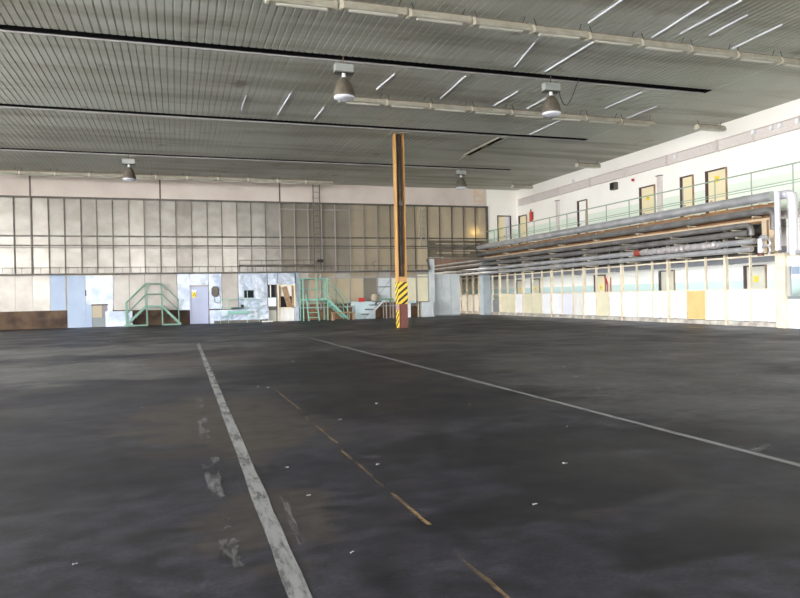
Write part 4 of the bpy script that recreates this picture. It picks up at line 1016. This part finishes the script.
# ================================================================== SCRAPS on the floor
scr = [(142, 408, 'left of the broad white line near the pale patch'), (268, 388, 'between the broad white line and orange stripe, right one of a pair'), (258, 387, 'left one of a pair right of the broad white line'), (287, 468, 'just right of the broad white line, mid way'), (377, 404, 'right of the orange stripe'), (378, 465, 'right of the orange stripe, beside its middle'), (293, 362, 'far off between the two white lines'), (75, 565, 'in the near left corner'), (309, 496, 'between the broad white line and orange stripe, near front'), (565, 464, 'pale curled one on the dark stains at right'), (470, 405, 'tan lump left of the long thin line'), (660, 352, 'far off right of the long thin line'), (576, 377, 'just beyond the long thin line'), (564, 367, 'a little beyond the long thin line'), (607, 336, 'far off before the partition'), (572, 341, 'far off, left one of two before the partition'), (737, 375, 'on the far right floor'), (567, 427, 'near the long thin line'), (535, 505, 'on the dark near right floor'), (112, 341, 'far left before the blue sheet door'), (340, 420, 'on the dark patch right of the orange stripe'), (352, 553, 'near front right of the orange stripe'), (240, 330, 'far off before the silver plinth'), (318, 328, 'far off before the green platform'), (205, 372, 'left of the broad white line, far off')]
for px, py, where in scr:
    p = at(px, py, 2, 0); dist = p.length
    sz = .0011*dist + .006
    n = 6; vs = []; fs = []
    el = random.uniform(1.2, 2.6); an = random.uniform(-.5, .5)
    for j in range(4):
        for i in range(n):
            u = (i/(n-1)-.5)*2*sz*el*.6; v = (j/3-.5)*sz*1.1*random.uniform(.6, 1.2)
            vs.append((p.x+u*math.cos(an)-v*math.sin(an), p.y+u*math.sin(an)+v*math.cos(an), .004+abs(random.gauss(0, .28))*sz))
    vs[0] = (vs[0][0], vs[0][1], .001); vs[n*3+2] = (vs[n*3+2][0], vs[n*3+2][1], .001)
    for j in range(3):
        for i in range(n-1): a = j*n+i; fs.append((a, a+1, a+1+n, a+n))
    tag(MB().add(vs, fs).build('paper_scrap', M['wood'] if 'tan' in where else M['paper']), 'paper scrap ' + where if 'one' not in where.split()[:2] else 'paper scrap, ' + where, 'scrap', 'scraps on the floor')

# ================================================================== LIGHT
wd = bpy.data.worlds.new('World'); bpy.context.scene.world = wd; wd.use_nodes = True
bg = wd.node_tree.nodes['Background']; bg.inputs[0].default_value = (.97, .985, 1.0, 1); bg.inputs[1].default_value = 14.0
def portal(loc, rot, sx, sy):
    l = bpy.data.lights.new('daylight_opening', 'AREA'); l.shape = 'RECTANGLE'; l.size = sx*S; l.size_y = sy*S
    l.cycles.is_portal = True
    o = bpy.data.objects.new('daylight_opening', l); C.objects.link(o); o.location = Vector(loc)*S; o.rotation_euler = rot
portal((XL-.1, (LO[0]+LO[1])/2, (LO[2]+LO[3])/2), (math.pi/2, 0, -math.pi/2), LO[1]-LO[0], LO[3]-LO[2])
portal(((RO[0]+RO[1])/2, YR-.1, RO[3]/2), (math.pi/2, 0, 0), RO[1]-RO[0], RO[3])
def lamp(name, loc, rot, sx, sy, power, col=(1, 1, 1)):
    l = bpy.data.lights.new(name, 'AREA'); l.shape = 'RECTANGLE'; l.size = sx*S; l.size_y = sy*S; l.energy = power; l.color = col
    o = bpy.data.objects.new(name, l); C.objects.link(o); o.location = Vector(loc)*S; o.rotation_euler = rot
lamp('corridor_fill', (16.7, 24, 2.9), (0, 0, 0), .4, 20, 75)  # unseen fill strip added to brighten the corridor
lamp('next_hall_fill', (2, 40, ZC-.4), (0, 0, 0), 24, 6, 2300, (1, .93, .82))  # unseen broad area lamp added to light the next hall
lamp('bulkhead_light', (bx(475, 232), D+.4, bz(475, 232)), (math.pi/2, 0, math.pi), .15, .15, 9, (1, .8, .4))

# ================================================================== CAMERA
cd = bpy.data.cameras.new('camera'); cam = bpy.data.objects.new('camera', cd); C.objects.link(cam)
cd.sensor_fit = 'HORIZONTAL'; cd.sensor_width = 36; cd.lens = 36*F/800; cd.clip_start = .05; cd.clip_end = 300
mw_ = Matrix((RT, UP, -FW)).transposed().to_4x4(); mw_.translation = Vector((0, 0, H))*S; cam.matrix_world = mw_
sc = bpy.context.scene; sc.camera = cam
sc.view_settings.view_transform = 'Standard'; sc.view_settings.look = 'None'; sc.view_settings.gamma = 1; sc.view_settings.use_curve_mapping = False
sc.view_settings.exposure = 1.12
